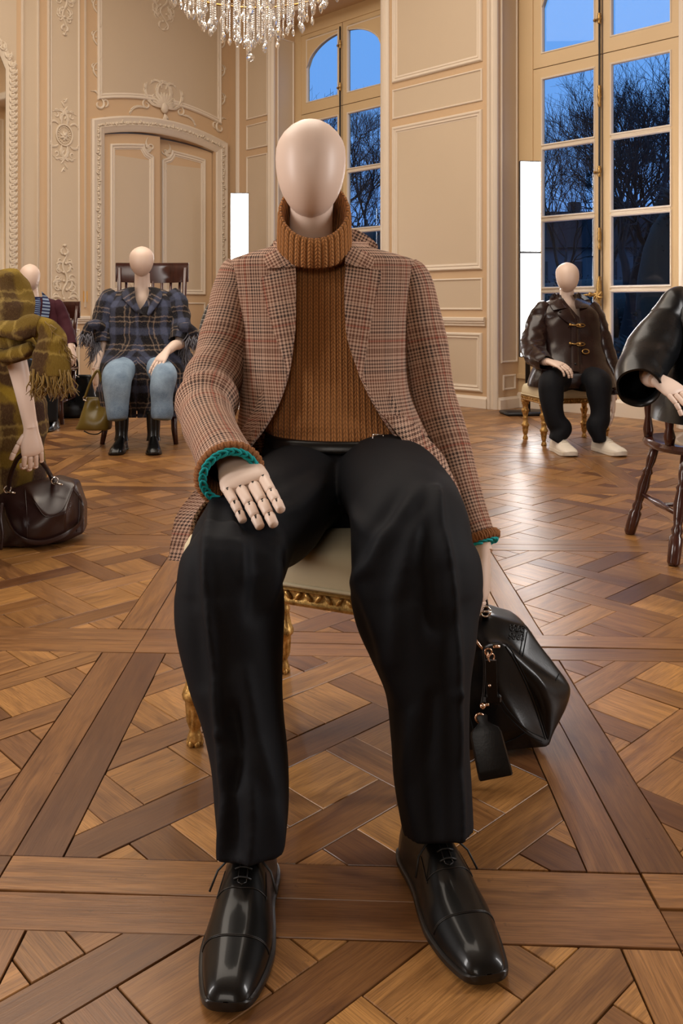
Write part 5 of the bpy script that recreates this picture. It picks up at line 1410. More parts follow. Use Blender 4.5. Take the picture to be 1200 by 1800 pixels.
rows = [(250, 505, 6.0, 24, .065, 237, 263), (250, 512, 6.0, 44, .09, 235, 266), (252, 522, 5.99, 62, .115, 236, 266), (252, 535, 5.97, 66, .13, 243, 260), (252, 550, 5.95, 66, .14, 250.5, 251.5), (252, 580, 5.93, 64, .15, 251, 251.2), (252, 615, 5.9, 66, .17, 251, 251.2), (252, 645, 5.88, 78, .21, 251, 251.2), (252, 680, 5.88, 82, .21, 251, 251.2), (252, 728, 5.90, 78, .20, 250, 252)]
ct, sf = coat('coat', P2, rows, 'mohair_blue', fold=LW(.012, 5, 2))
flap('lapel', ct, sf, [(228, 506), (216, 512), (214, 522), (226, 536), (240, 550)], [(237, 504), (237, 515), (239, 527), (244, 540), (252, 552)], .022, 'mohair_blue', .016, .010, .5)
flap('lapel', ct, sf, [(264, 504), (265, 515), (264, 527), (262, 538), (258, 552)], [(274, 506), (284, 512), (284, 524), (274, 540), (262, 556)], .022, 'mohair_blue', .016, .010, -.5)
sleeve(ct, [C(205, 516, 5.98, 14, .05), C(194, 530, 5.96, 21, .085), C(186, 560, 5.93, 22, .09), C(182, 585, 5.9, 21, .085), C(180, 606, 5.86, 18, .07)], 'mohair_blue', LW(.012, 7, 4))
sleeve(ct, [C(300, 516, 5.98, 14, .05), C(311, 530, 5.96, 18, .085), C(316, 560, 5.93, 19, .09), C(318, 582, 5.88, 19, .085), C(311, 602, 5.80, 16, .07)], 'mohair_blue', LW(.012, 7, 6))
for sg, cx0, cy0 in ((-1, 168, 575), (1, 326, 580)):
    m = MB(); limb(m, [C(cx0-sg*12, cy0+2, 5.84, 9, .03), C(cx0-sg*2, cy0-4, 5.8, 9, .035), C(cx0+sg*9, cy0-2, 5.8, 9, .035), C(cx0+sg*15, cy0+10, 5.8, 10, .03), C(cx0+sg*14, cy0+18, 5.8, 9, .02)], 16, 5, ref=(0, 0, 1), fold=LW(.006, 14, 1), cap0=True, cap1=True)
    sc = m.build('tied_scarf', M_['mohair_blue'], ct); m = MB(); q = random.Random(3)
    fringe(m, [W(cx0+sg*14+q.uniform(-10, 9), cy0+12+q.uniform(-6, 6), 5.79+q.uniform(-.02, .04)) for _ in range(110)], .085, .003, 5)
    fringe(m, [W(cx0-sg*1+q.uniform(-7, 7), cy0+26+q.uniform(-4, 14), 5.84+q.uniform(-.02, .04)) for _ in range(110)], .13, .003, 6)
    tag(m.build('fringe', M_['greyfur'], sc), kind='stuff')
trouser_pair('jeans', P2, [C(232, 651, 5.95, 24, .09), C(216, 651, 5.72, 25, .088), C(206, 660, 5.58, 26, .086), C(203, 682, 5.54, 24, .085), C(203, 705, 5.53, 22, .08), C(205, 725, 5.52, 20, .078), C(206, 739, 5.51, 17, .066)],
    [C(268, 651, 5.95, 24, .09), C(280, 651, 5.72, 24, .088), C(287, 660, 5.58, 23, .086), C(287, 682, 5.54, 22, .085), C(286, 705, 5.53, 20, .08), C(285, 725, 5.52, 19, .078), C(284, 738, 5.51, 15, .066)],
    [(250, 630, 5.95, 46, .12), (250, 650, 5.94, 50, .14), (250, 668, 5.94, 46, .12)], 'denim', 4, .020)
shoe(P2, (-1.283, 5.715, 0), (.03, -1), .29, 'shoe', 'boot'); shoe(P2, (-1.085, 5.715, 0), (.20, -1), .29, 'shoe', 'boot')

def slat_chair(cx, cy, yaw, w_, d_, zs, zb, label):
    t = thing('slatted_chair', label, 'chair', (cx, cy, 0)); Rz = Matrix.Rotation(yaw, 3, 'Z'); c = Vector((cx, cy, 0)); Q = lambda x, y, z: c+Rz @ Vector((x, y, z))
    m = MB(); m.box(Q(0, 0, zs-.02), (w_+.03, d_+.03, .035), Rz, .012); m.build('seat', M_['mahog'], t)
    for sx in (-1, 1):
        m = MB(); m.tube([Q(sx*w_*.50, -d_*.50, 0), Q(sx*w_*.47, -d_*.46, .1), Q(sx*w_*.45, -d_*.42, zs-.03)], [.016, .021, .024], 10); m.build('leg', M_['mahog'], t)
        m = MB(); m.tube([Q(sx*w_*.47, d_*.60, 0), Q(sx*w_*.45, d_*.50, .15), Q(sx*w_*.44, d_*.44, zs-.03)], [.016, .020, .024], 10); m.build('leg', M_['mahog'], t)
        m = MB(); m.tube([Q(sx*w_*.44, d_*.44, zs-.02), Q(sx*w_*.46, d_*.50, zs+.3), Q(sx*w_*.48, d_*.60, zb-.04)], [.02, .018, .016], 10); m.build('back_post', M_['mahog'], t)
        m = MB(); m.tube([Q(sx*w_*.47, -d_*.44, .17), Q(sx*w_*.45, d_*.5, .17)], .010, 8); m.build('stretcher', M_['mahog'], t)
    m = MB(); m.tube([Q(-w_*.46, 0, .17), Q(w_*.46, 0, .17)], .010, 8); m.build('stretcher', M_['mahog'], t)
    m = MB(); rg = []
    for k in range(13):
        u = -1+k/6; yb = d_*.66+.03*(1-u*u)*1.0-.02; x = u*w_*.53; h = .075-.004*u*u
        rg.append([Q(x, yb-.012, zb-h*2+.0), Q(x, yb-.016, zb-.03), Q(x, yb-.010, zb-.004), Q(x, yb+.012, zb), Q(x, yb+.016, zb-.03), Q(x, yb+.008, zb-h*2)])
    m.loft(rg, True, True, True); m.build('top_rail', M_['mahog'], t, angle=50)
    for k in range(7):
        u = -1+2*(k+.5)/7; m = MB(); m.tube([Q(u*w_*.42, d_*.42, zs-.01), Q(u*w_*.44, d_*.50, zs+.3), Q(u*w_*.46, d_*.66+.01, zb-.12)], [.010, .012, .010], 8); m.build('spindle', M_['mahog'], t)
    return t
slat_chair(-1.215, 6.10, 0, .50, .42, .44, 1.255, 'dark mahogany chair with slatted back behind the mannequin in jeans')

# ---- mannequin in the brown leather jacket ----
P3 = thing('mannequin', 'faceless mannequin in glossy brown leather jacket and white sneakers by the right window', 'mannequin', (1.7, 5.6, 0))
b = MB(); head(b, 996, 461, 514, 6.1, 19.5)
limb(b, [C(998, 570, 6.13, 34, .08), C(997, 540, 6.13, 26, .075), C(996, 524, 6.13, 14, .054), C(996, 505, 6.13, 11.5, .048)], 24, 4, cap0=True, cap1=True)
arm(b, [(tuple(W(955, 555, 6.08)), .035), (tuple(W(940, 605, 5.96)), .034), (tuple(W(950, 632, 5.74)), .03), (tuple(W(963, 636, 5.66)), .026)])
hand(b, W(965, 636, 5.66), (.62, -.62, -.22), (-.1, -.3, 1), -1, 1.0, [(.4, .5, .5)]*4, .04, (.5, .8, -.3), .3, None, 8)
arm(b, [(tuple(W(1042, 555, 6.08)), .035), (tuple(W(1060, 620, 6.0)), .034), (tuple(W(1077, 690, 5.95)), .026), (tuple(W(1077, 700, 5.93)), .024)])
hand(b, W(1077, 702, 5.93), (-.03, -.1, -1), (.9, -.3, 0), 1, 1.0, [(.2, .3, .3)]*4, .05, (.3, .9, -.3), .3, None, 8)
fixn(b.build('body', M_['skin'], P3, angle=50))
rows = [(996, 524, 6.12, 20, .062, 985, 1007), (997, 531, 6.12, 38, .085, 988, 1009), (998, 540, 6.10, 50, .105, 994, 1010), (1000, 552, 6.08, 53, .118, 1003, 1010), (1002, 562, 6.07, 53, .125, 1009.4, 1010), (1003, 600, 6.04, 56, .145, 1009.5, 1010), (1004, 635, 6.0, 62, .17, 1009.5, 1010), (1004, 655, 5.97, 70, .20, 1012, 1013), (1004, 678, 5.97, 77, .21, 1000, 1026)]
jk, sf3 = coat('leather_jacket', P3, rows, 'brownleather', fold=LW(.008, 9, 12))
flap('collar', jk, sf3, [(976, 514), (968, 520), (965, 532), (972, 545)], [(986, 519), (988, 527), (990, 535), (996, 541)], .018, 'brownleather', .016, .006)
flap('collar', jk, sf3, [(1006, 519), (1010, 527), (1010, 535), (1012, 543)], [(1016, 514), (1028, 520), (1038, 530), (1032, 541)], .018, 'brownleather', .016, .006)
flap('storm_flap', jk, sf3, [(984, 545), (980, 552), (996, 566), (1008, 572)], [(1001, 541), (1005, 548), (1010, 558), (1012, 566)], .012, 'brownleather', .010, .004)
flap('front_placket', jk, sf3, [(1004, 560), (1004, 590), (1004, 620), (1004, 652)], [(1016, 560), (1016, 590), (1017, 620), (1018, 654)], .010, 'brownleather', .010, .004)
for x, y in ((1010, 572), (1010, 605)):
    m = MB(); m.tube([sf3(x-8, y-1, .02), sf3(x, y, .026), sf3(x+10, y-1, .02)], .0055, 8); m.ball(sf3(x-8, y-1, .022), .011, 8, 6); m.ball(sf3(x+9, y, .022), .010, 8, 6)
    m.tube([sf3(x+10+8*math.cos(q*PI/4), y+3*math.sin(q*PI/4), .02) for q in range(8)], .004, 6, True); m.build('toggle_clasp', M_['brass'], jk)
m = MB(); m.tube([sf3(1029+6*math.cos(q*PI/5), 618+4*math.sin(q*PI/5), .014) for q in range(10)], .005, 6, True); m.build('pocket_ring', M_['brass'], jk)
for x, y in ((984, 548), (1011, 640), (1020, 540)):
    m = MB(); m.ball(sf3(x, y, .016), .008, 8, 6); m.build('stud', M_['black_metal'], jk)
sleeve(jk, [C(962, 538, 6.09, 12, .045), C(953, 548, 6.08, 18, .062), C(944, 575, 6.05, 21, .068), C(937, 602, 5.97, 22, .068), C(939, 622, 5.86, 21, .062), C(951, 634, 5.73, 18, .056), C(960, 638, 5.66, 15, .05)], 'brownleather', LW(.009, 11, 3), ref=(.9, 0, .4))
sleeve(jk, [C(1034, 538, 6.09, 12, .045), C(1043, 550, 6.08, 16, .062), C(1052, 580, 6.05, 18, .066), C(1061, 620, 6.0, 19, .066), C(1072, 655, 5.97, 17, .058), C(1079, 682, 5.95, 13, .046), C(1082, 694, 5.94, 11, .04)], 'brownleather', LW(.008, 11, 5))
trouser_pair('trousers', P3, [C(990, 668, 5.97, 24, .088), C(977, 668, 5.77, 24, .085), C(969, 674, 5.64, 22, .082), C(969, 694, 5.61, 21, .078), C(972, 722, 5.59, 18, .072), C(978, 742, 5.58, 18, .07), C(987, 753, 5.57, 18, .066), C(980, 767, 5.56, 14, .062), C(975, 776, 5.56, 12, .06)],
    [C(1026, 668, 5.97, 24, .088), C(1044, 668, 5.77, 24, .085), C(1051, 674, 5.64, 23, .082), C(1052, 694, 5.61, 21, .078), C(1055, 720, 5.59, 17, .07), C(1054, 738, 5.58, 18, .07), C(1049, 750, 5.57, 18, .066), C(1052, 766, 5.56, 13, .062), C(1054, 776, 5.56, 12, .06)],
    [(1004, 650, 5.98, 48, .12), (1004, 668, 5.97, 52, .14), (1004, 686, 5.97, 46, .12)], 'trouser', 9, .006, .011)
shoe(P3, (1.535, 5.66, 0), (.10, -1), .29, 'white_shoe', 'sneaker'); shoe(P3, (1.80, 5.66, 0), (.30, -1), .29, 'white_shoe', 'sneaker')
stool(1.70, 6.02, math.radians(10), .50, .36, .40, 'gilded carved stool with cream seat under the mannequin in brown leather', .085)

# ---- mannequin in the black leather coat, cut by the right edge ----
P4 = thing('mannequin', 'mannequin in black leather coat cut by the right edge, hand on knee', 'mannequin', (1.5, 3.0, 0))
b = MB(); head(b, 1296, 400, 500, 3.15, 38)
arm(b, [(tuple(W(1390, 560, 3.1)), 0.036), (tuple(W(1412, 622, 3.05)), 0.036), (tuple(W(1396, 664, 2.92)), 0.03), (tuple(W(1385, 676, 2.86)), 0.026)]); hand(b, W(1384, 677, 2.85), (-.35, -.75, -.35), (.1, -.4, .9), 1, 1.0, None, .04, (.5, .8, -.4), .3, None, 8)
limb(b, [C(1292, 600, 3.15, 60, .08), C(1294, 540, 3.15, 46, .08), C(1295, 515, 3.15, 26, .056), C(1296, 480, 3.15, 24, .052)], 20, 4, cap0=True, cap1=True)
arm(b, [(tuple(W(1195, 560, 3.1)), .036), (tuple(W(1150, 630, 2.98)), .036), (tuple(W(1140, 662, 2.88)), .030), (tuple(W(1152, 668, 2.82)), .026)])
hand(b, W(1150, 664, 2.84), (.50, -.72, -.48), (.05, -.62, .78), -1, 1.0, [(.25, .25, .2), (.25, .25, .2), (.25, .25, .2), (.25, .3, .25)], .06, (.5, .8, -.5), .3, None, 12)
fixn(b.build('body', M_['skin'], P4, angle=50))
rows = [(1294, 508, 3.15, 34, .07, 1280, 1308), (1292, 518, 3.15, 72, .09, 1278, 1308), (1290, 532, 3.13, 108, .11, 1276, 1306), (1290, 560, 3.12, 118, .13, 1276, 1304), (1288, 600, 3.1, 116, .145, 1280, 1298), (1286, 650, 3.07, 118, .17, 1288, 1290), (1286, 690, 3.0, 128, .21, 1288, 1290), (1288, 738, 2.97, 134, .24, 1280, 1300)]
c4, sf4 = coat('leather_coat', P4, rows, 'coatleather', fold=LW(.006, 7, 21))
flap('lapel', c4, sf4, [(1232, 514), (1180, 548), (1172, 566), (1205, 600), (1240, 640)], [(1268, 514), (1262, 548), (1262, 580), (1266, 610), (1272, 640)], .02, 'coatleather', .014, .006)
sleeve(c4, [C(1204, 524, 3.13, 18, .05), C(1188, 540, 3.11, 28, .072), C(1168, 575, 3.08, 35, .078), C(1147, 612, 3.0, 42, .082), C(1129, 645, 2.92, 43, .082), C(1121, 668, 2.86, 40, .078), C(1122, 682, 2.82, 38, .074)], 'coatleather', addf(LW(.0035, 8, 14), wrinkle(.45, .25, 16, .004, 1, 2)), ref=(.85, 0, .5), n=64)
trouser_pair('trousers', P4, [C(1262, 745, 3.0, 42, .085), C(1252, 752, 2.85, 42, .080), C(1250, 770, 2.76, 40, .078), C(1250, 810, 2.72, 37, .075), C(1250, 900, 2.7, 36, .07), C(1250, 1010, 2.68, 34, .07)],
    [C(1345, 745, 3.0, 42, .085), C(1360, 752, 2.85, 42, .080), C(1364, 770, 2.76, 40, .078), C(1364, 810, 2.72, 37, .075), C(1364, 900, 2.7, 36, .07), C(1366, 1010, 2.68, 34, .07)],
    [(1300, 700, 3.02, 80, .12), (1300, 735, 3.0, 86, .14), (1300, 770, 3.0, 80, .12)], 'trouser2', 5, .006)
shoe(P4, (1.21, 2.76, 0), (.0, -1), .29, 'shoe', 'oxford'); shoe(P4, (1.40, 2.76, 0), (.1, -1), .29, 'shoe', 'oxford')
sleeve(c4, [C(1374, 524, 3.13, 18, .05), C(1392, 540, 3.11, 28, .072), C(1408, 578, 3.08, 36, .078), C(1412, 618, 3.03, 38, .078), C(1402, 648, 2.95, 36, .074), C(1392, 664, 2.90, 33, .068)], 'coatleather', LW(.0035, 8, 15), ref=(.9, 0, -.4), n=48)
def turned_chair(cx, cy, w_, d_, zs, label):
    t = thing('turned_leg_chair', label, 'chair', (cx, cy, 0)); c = Vector((cx, cy, 0))
    m = MB(); pr = [(-.04, -.035), (-.008, -.030), (0, -.015), (-.006, 0), (-.03, .004), (-.12, -.004)]
    m.loft([plan_ring(cx, cy, w_/2+a, d_/2+a, zs+z, 40, 2.8) for a, z in pr], True, True, True); m.build('seat', M_['mahog'], t, angle=50)
    prof = [(.016, 0), (.022, .01), (.024, .09), (.016, .10), (.021, .115), (.014, .13), (.017, .15), (.023, .20), (.017, .245), (.021, .255), (.013, .27), (.018, .30), (.017, .37)]
    ends = []
    for sx in (-1, 1):
        for sy in (-1, 1):
            foot = Vector((cx+sx*(w_/2+.0), cy+sy*(d_/2-.01), 0)); top = Vector((cx+sx*(w_/2-.08), cy+sy*(d_/2-.09), zs-.03)); d = top-foot
            R = d.to_track_quat('Z', 'Y').to_matrix(); m = MB(); m.lathe([(r, z*d.length/.37) for r, z in prof], foot, 16, None, R); m.build('leg', M_['mahog'], t); ends.append((foot, top))
    for a, c_ in ((0, 1), (2, 3)):
        p = ends[a][0].lerp(ends[a][1], .45); q = ends[c_][0].lerp(ends[c_][1], .45); m = MB(); m.tube([p, p.lerp(q, .3), p.lerp(q, .5), p.lerp(q, .7), q], [.008, .010, .015, .010, .008], 10); m.build('stretcher', M_['mahog'], t)
    m = MB(); p = ends[0][0].lerp(ends[1][1], .47); q = ends[2][0].lerp(ends[3][1], .47); m.tube([p, (p+q)/2, q], [.008, .014, .008], 10); m.build('stretcher', M_['mahog'], t)
    for sx in (-1, 1):
        m = MB(); m.lathe([(.016, 0), (.022, .03), (.014, .06), (.020, .12), (.024, .16), (.012, .22)], (cx+sx*(w_/2-.03), cy-d_*.25, zs), 14); m.build('arm_post', M_['mahog'], t)
        m = MB(); m.tube([(cx+sx*(w_/2-.03), cy-d_*.40, zs+.225), (cx+sx*(w_/2-.01), cy-d_*.1, zs+.23), (cx+sx*(w_/2-.02), cy+d_*.2, zs+.235)], [.02, .02, .016], 10); m.build('armrest', M_['mahog'], t)
        m = MB(); m.lathe([(.016, 0), (.020, .03), (.012, .08), (.018, .14), (.012, .225)], (cx+sx*(w_/2-.03), cy+d_*.2, zs), 14); m.build('arm_post', M_['mahog'], t)
turned_chair(1.545, 3.33, .56, .46, .415, 'dark red wooden chair with turned legs at the right edge')

# ---- mannequin in the olive mohair coat, cut by the left edge ----
P0 = thing('mannequin', 'mannequin in olive and plum mohair coat cut by the left edge', 'mannequin', (-1.3, 3.0, 0))
b = MB(); head(b, -85, 395, 485, 3.3, 36)
arm(b, [(tuple(W(-160, 520, 3.3)), 0.036), (tuple(W(-176, 620, 3.24)), 0.036), (tuple(W(-168, 680, 3.1)), 0.03), (tuple(W(-150, 700, 3.0)), 0.026)]); hand(b, W(-149, 701, 2.99), (.3, -.8, -.3), (.1, -.4, .9), 1, 1.0, None, .04, (.5, .8, -.4), .3, None, 8)
limb(b, [C(-85, 600, 3.3, 60, .08), C(-85, 520, 3.3, 40, .075), C(-85, 500, 3.3, 25, .056), C(-85, 465, 3.3, 23, .052)], 20, 4, cap0=True, cap1=True)
arm(b, [(tuple(W(5, 520, 3.28)), .042), (tuple(W(26, 620, 3.24)), .038), (tuple(W(40, 680, 3.24)), .033), (tuple(W(51, 735, 3.25)), .027), (tuple(W(54, 752, 3.25)), .026)])
hand(b, W(54.5, 756, 3.25), (.10, -.05, -1), (.55, -.85, 0), 1, 1.0, [(.35, 1.0, .9)]*4, .05, (.6, .75, -.2), .2, None, 12)
fixn(b.build('body', M_['skin'], P0, angle=50))
rows = [(-85, 470, 3.4, 40, .08, -98, -70), (-80, 482, 3.4, 78, .10, -98, -66), (-78, 500, 3.4, 92, .12, -96, -64), (-78, 560, 3.42, 98, .15, -90, -66), (-76, 640, 3.50, 118, .16, -80, -76), (-74, 690, 3.55, 144, .19, -80, -74), (-73, 740, 3.58, 152, .20, -84, -70), (-73, 800, 3.6, 154, .20, -88, -66), (-73, 874, 3.6, 150, .19, -92, -62)]
c0, sf0 = coat('mohair_coat', P0, rows, 'mohair_olive', fold=LW(.02, 4, 31))
s0, r0 = sleeve(c0, [C(-8, 486, 3.28, 26, .05), C(2, 505, 3.27, 44, .09), C(10, 545, 3.25, 52, .105), C(15, 590, 3.22, 50, .105), C(24, 618, 3.2, 42, .09), C(30, 637, 3.2, 36, .075)], 'mohair_olive', LW(.015, 7, 33), n=48)
sleeve(c0, [C(-150, 486, 3.38, 26, .05), C(-160, 505, 3.36, 40, .085), C(-168, 545, 3.33, 44, .095), C(-174, 600, 3.27, 42, .09), C(-172, 640, 3.2, 36, .075)], 'mohair_olive', LW(.015, 7, 34), n=40)
m = MB(); limb(m, [C(-24, 572, 3.14, 14, .04), C(4, 580, 3.12, 17, .045), C(34, 580, 3.10, 18, .045), C(56, 572, 3.10, 19, .04), C(70, 574, 3.10, 18, .035)], 20, 6, ref=(0, 0, 1), fold=LW(.01, 12, 7), cap0=True, cap1=True)
limb(m, [C(-20, 622, 3.12, 12, .035), C(10, 624, 3.10, 12, .04), C(40, 620, 3.10, 13, .04), C(58, 610, 3.10, 11, .03)], 20, 6, ref=(0, 0, 1), fold=LW(.008, 12, 8), cap0=True, cap1=True)
m.build('tied_cuff', M_['mohair_olive'], s0)
m = MB(); limb(m, [C(66, 566, 3.10, 13, .030), C(84, 578, 3.09, 19, .032), C(92, 600, 3.08, 26, .030), C(90, 630, 3.07, 33, .026), C(88, 662, 3.06, 36, .018)], 28, 6, fold=LW(.008, 10, 9), cap0=True, cap1=True)
limb(m, [C(62, 580, 3.12, 12, .03), C(82, 600, 3.12, 15, .03), C(104, 628, 3.10, 14, .02)], 20, 5, fold=LW(.006, 12, 9), cap0=True, cap1=True)
tail = m.build('scarf_tail', M_['mohair_olive'], s0); m = MB(); q = random.Random(8)
fringe(m, [W(88+q.uniform(-35, 34), 656+q.uniform(-8, 4), 3.06+q.uniform(-.02, .02)) for _ in range(170)], .085, .0028, 2, (0, 0, -1), .12)
fringe(m, [W(80+t_*34+q.uniform(-3, 3), 566+t_*46+q.uniform(-5, 5), 3.07) for t_ in [k/60 for k in range(60)]], .06, .002, 3, (.55, 0, -.8), .2)
tag(m.build('fringe', M_['olivefringe'], tail), kind='stuff')
trouser_pair('trousers', P0, [C(-90, 770, 3.4, 42, .085), C(-92, 770, 3.1, 42, .085), C(-96, 800, 3.02, 38, .08), C(-100, 980, 3.0, 34, .07)], [C(-190, 770, 3.4, 42, .085), C(-196, 770, 3.1, 42, .085), C(-200, 800, 3.02, 38, .08), C(-200, 980, 3.0, 34, .07)], [(-120, 730, 3.42, 70, .12), (-120, 760, 3.42, 80, .15), (-120, 800, 3.42, 70, .12)], 'trouser2', 5, .006)
shoe(P0, (-1.30, 3.08, 0), (0, -1), .29, 'shoe', 'boot'); shoe(P0, (-1.49, 3.08, 0), (0, -1), .29, 'shoe', 'boot')
stool(-1.66, 3.55, 0, .5, .40, .42, 'gilded stool hidden under the olive mohair coat at the left edge')

# ---- mannequin in the burgundy jacket ----
P1 = thing('mannequin', 'faceless mannequin in burgundy jacket and striped knit by the carved pilaster', 'mannequin', (-2.3, 6.7, 0))
b = MB(); head(b, 53, 464, 515, 7.0, 17.2)
arm(b, [(tuple(W(24, 550, 7.0)), 0.035), (tuple(W(12, 595, 6.9)), 0.032), (tuple(W(24, 620, 6.76)), 0.026)]); hand(b, W(25, 621, 6.75), (.4, -.8, -.2), (.1, -.4, .9), 1, 1.0, None, .04, (.5, .8, -.4), .3, None, 8)
limb(b, [C(58, 570, 7.0, 26, .08), C(57, 538, 7.0, 20, .075), C(56, 526, 7.0, 13, .056), C(55, 505, 7.0, 10.5, .048)], 20, 4, cap0=True, cap1=True)
arm(b, [(tuple(W(103, 555, 6.99)), .035), (tuple(W(124, 604, 6.86)), .030), (tuple(W(126, 612, 6.82)), .025)])
hand(b, W(125, 611, 6.82), (.2, -.3, -.9), (.75, -.55, .1), 1, 1.0, [(.5, 1.0, .9)]*4, .03, (.4, .8, -.3), .4, None, 8)
fixn(b.build('body', M_['skin'], P1, angle=50))
tee = MB(); torso(tee, [(57, 524, 7.0, 17, .065), (58, 530, 7.0, 30, .085), (60, 545, 7.0, 40, .10), (62, 600, 6.98, 40, .115), (62, 650, 6.95, 42, .13)], 40, 4); te = tee.build('striped_knit', M_['stripetee'], P1)
m = MB(); m.tube(plan_ring(W(57, 524, 7.0).x, 7.0, .082, .070, W(57, 524, 7.0).z, 24, 2), .010, 8, True); m.build('neckband', M_['navy'], te)
rows = [(60, 524, 7.0, 26, .075, 44, 74), (61, 531, 7.0, 42, .095, 42, 78), (63, 545, 7.0, 48, .11, 40, 78), (64, 580, 6.98, 48, .125, 40, 78), (65, 620, 6.95, 50, .14, 42, 74), (65, 660, 6.93, 54, .17, 46, 72)]
c1, sf1 = coat('jacket', P1, rows, 'burgundy', fold=LW(.006, 7, 41))
flap('lapel', c1, sf1, [(73, 512), (75, 530), (73, 550), (69, 570), (68, 600)], [(84, 522), (88, 536), (86, 556), (80, 585), (72, 610)], .014, 'stripeknit', .012, .005)
sleeve(c1, [C(96, 534, 7.0, 10, .045), C(103, 542, 6.99, 13, .06), C(111, 568, 6.97, 14, .06), C(120, 592, 6.9, 13, .055), C(126, 608, 6.85, 10, .045)], 'burgundy', LW(.007, 10, 42))
sleeve(c1, [C(30, 534, 7.0, 10, .045), C(22, 542, 6.99, 13, .06), C(14, 568, 6.97, 14, .06), C(12, 595, 6.89, 13, .055), C(20, 614, 6.80, 11, .045)], 'burgundy', LW(.007, 10, 43))
trouser_pair('trousers', P1, [C(45, 650, 6.9, 20, .085), C(38, 648, 6.68, 20, .085), C(34, 655, 6.58, 19, .08), C(34, 700, 6.55, 16, .07), C(34, 742, 6.54, 15, .07)], [C(80, 650, 6.9, 20, .085), C(84, 648, 6.68, 20, .085), C(86, 655, 6.58, 19, .08), C(86, 700, 6.55, 16, .07), C(86, 742, 6.54, 15, .07)], [(64, 640, 6.93, 40, .12), (64, 652, 6.93, 42, .14), (64, 666, 6.93, 40, .12)], 'trouser2', 6, .006, .014)
shoe(P1, (-2.25, 6.72, 0), (0, -1), .29, 'shoe', 'oxford'); shoe(P1, (-2.03, 6.72, 0), (0, -1), .29, 'shoe', 'oxford')
slat_chair(-2.27, 7.1, 0, .48, .42, .44, .98, 'dark wooden chair under the mannequin in the burgundy jacket')

# ---- mannequin glimpsed behind the central one ----
P5 = thing('mannequin', 'mannequin in black and white patterned jacket half hidden behind the checked blazer sleeve', 'mannequin', (-.85, 8.2, 0))
b = MB(); head(b, 412, 470, 512, 8.5, 14)
arm(b, [(tuple(W(446, 545, 8.5)), 0.035), (tuple(W(458, 595, 8.4)), 0.032), (tuple(W(450, 612, 8.28)), 0.026)]); hand(b, W(449, 613, 8.27), (-.4, -.8, -.2), (.1, -.4, .9), 1, 1.0, None, .04, (.5, .8, -.4), .3, None, 8)
limb(b, [C(412, 560, 8.5, 20, .075), C(412, 522, 8.5, 12, .056), C(412, 505, 8.5, 9, .05)], 16, 4, cap0=True, cap1=True)
arm(b, [(tuple(W(375, 545, 8.5)), .04), (tuple(W(362, 590, 8.45)), .035), (tuple(W(372, 612, 8.3)), .026)])
hand(b, W(374, 613, 8.3), (.4, -.7, -.4), (0, -.4, .9), -1, 1.0, None, .05, (.5, .8, -.3), .3, None, 8); fixn(b.build('body', M_['skin'], P5, angle=50))
rows = [(412, 518, 8.5, 18, .07, 404, 420), (411, 525, 8.5, 32, .09, 404, 420), (410, 540, 8.48, 38, .11, 404, 420), (408, 590, 8.45, 40, .13, 406, 410), (408, 640, 8.42, 42, .16, 406, 410)]
c5, sf5 = coat('patterned_jacket', P5, rows, 'patterned', fold=LW(.006, 7, 51))
sleeve(c5, [C(384, 530, 8.5, 8, .04), C(376, 540, 8.49, 12, .06), C(366, 565, 8.47, 13, .065), C(361, 590, 8.42, 12, .06), C(367, 608, 8.34, 10, .05)], 'patterned', None)
sleeve(c5, [C(438, 530, 8.5, 8, .04), C(446, 540, 8.49, 12, .06), C(456, 565, 8.47, 13, .065), C(459, 590, 8.41, 12, .06), C(453, 607, 8.33, 10, .05)], 'patterned', None)
trouser_pair('trousers', P5, [C(395, 634, 8.4, 17, .085), C(390, 634, 8.15, 17, .085), C(388, 640, 8.05, 16, .08), C(388, 690, 8.0, 13, .07), C(388, 708, 8.0, 12, .07)], [C(425, 634, 8.4, 17, .085), C(430, 634, 8.15, 17, .085), C(432, 640, 8.05, 16, .08), C(432, 690, 8.0, 13, .07), C(432, 708, 8.0, 12, .07)], [(410, 625, 8.42, 32, .12), (410, 635, 8.42, 35, .14), (410, 645, 8.42, 32, .12)], 'trouser2', 6, .006, .016)
shoe(P5, (-.91, 8.18, 0), (0, -1), .29, 'shoe', 'oxford'); shoe(P5, (-.67, 8.18, 0), (0, -1), .29, 'shoe', 'oxford')
stool(-.82, 8.5, 0, .5, .40, .42, 'gilded stool under the mannequin hidden behind the checked blazer')
# ---------------- light panels on stands ----------------
def light_panel(x, Y, yaw, w_, z0, z1, split, label, X=None):
    X = (x-CX)*Y/F if X is None else X
    t = thing('light_panel', label, 'lamp', (X, Y, 0), 'tall white light panels on black stands'); R = Matrix.Rotation(yaw, 3, 'Z'); c = Vector((X, Y, 0)); Q = lambda a, b_, z: c+R @ Vector((a, b_, z))
    zz = [z0, split, z1] if split else [z0, z1]
    for a, b_ in zip(zz[:-1], zz[1:]):
        m = MB(); m.box(Q(0, -.018, (a+b_)/2), (w_-.012, .006, b_-a-.022), R); m.build('lit_face', M_['led'], t, smooth=False)
        m = MB(); m.box(Q(0, .005, (a+b_)/2), (w_, .038, b_-a), R, .004); m.build('panel_housing', M_['black_metal'], t, smooth=False)
    m = MB(); m.tube([Q(0, .05, .02), Q(0, .05, z1*.8)], .022, 12); m.build('pole', M_['black_metal'], t)
    m = MB(); m.box(Q(0, .05, .015), (.44, .24, .03), R, .008); m.build('base', M_['black_metal'], t)
    m = MB(); m.box(Q(0, .035, z0+.3), (.06, .05, .08), R, .004); m.build('bracket', M_['black_metal'], t)
light_panel(421, 9.5, 0, .20, .55, 2.18, 1.36, 'tall white light panel in the corner left of the central mannequin')
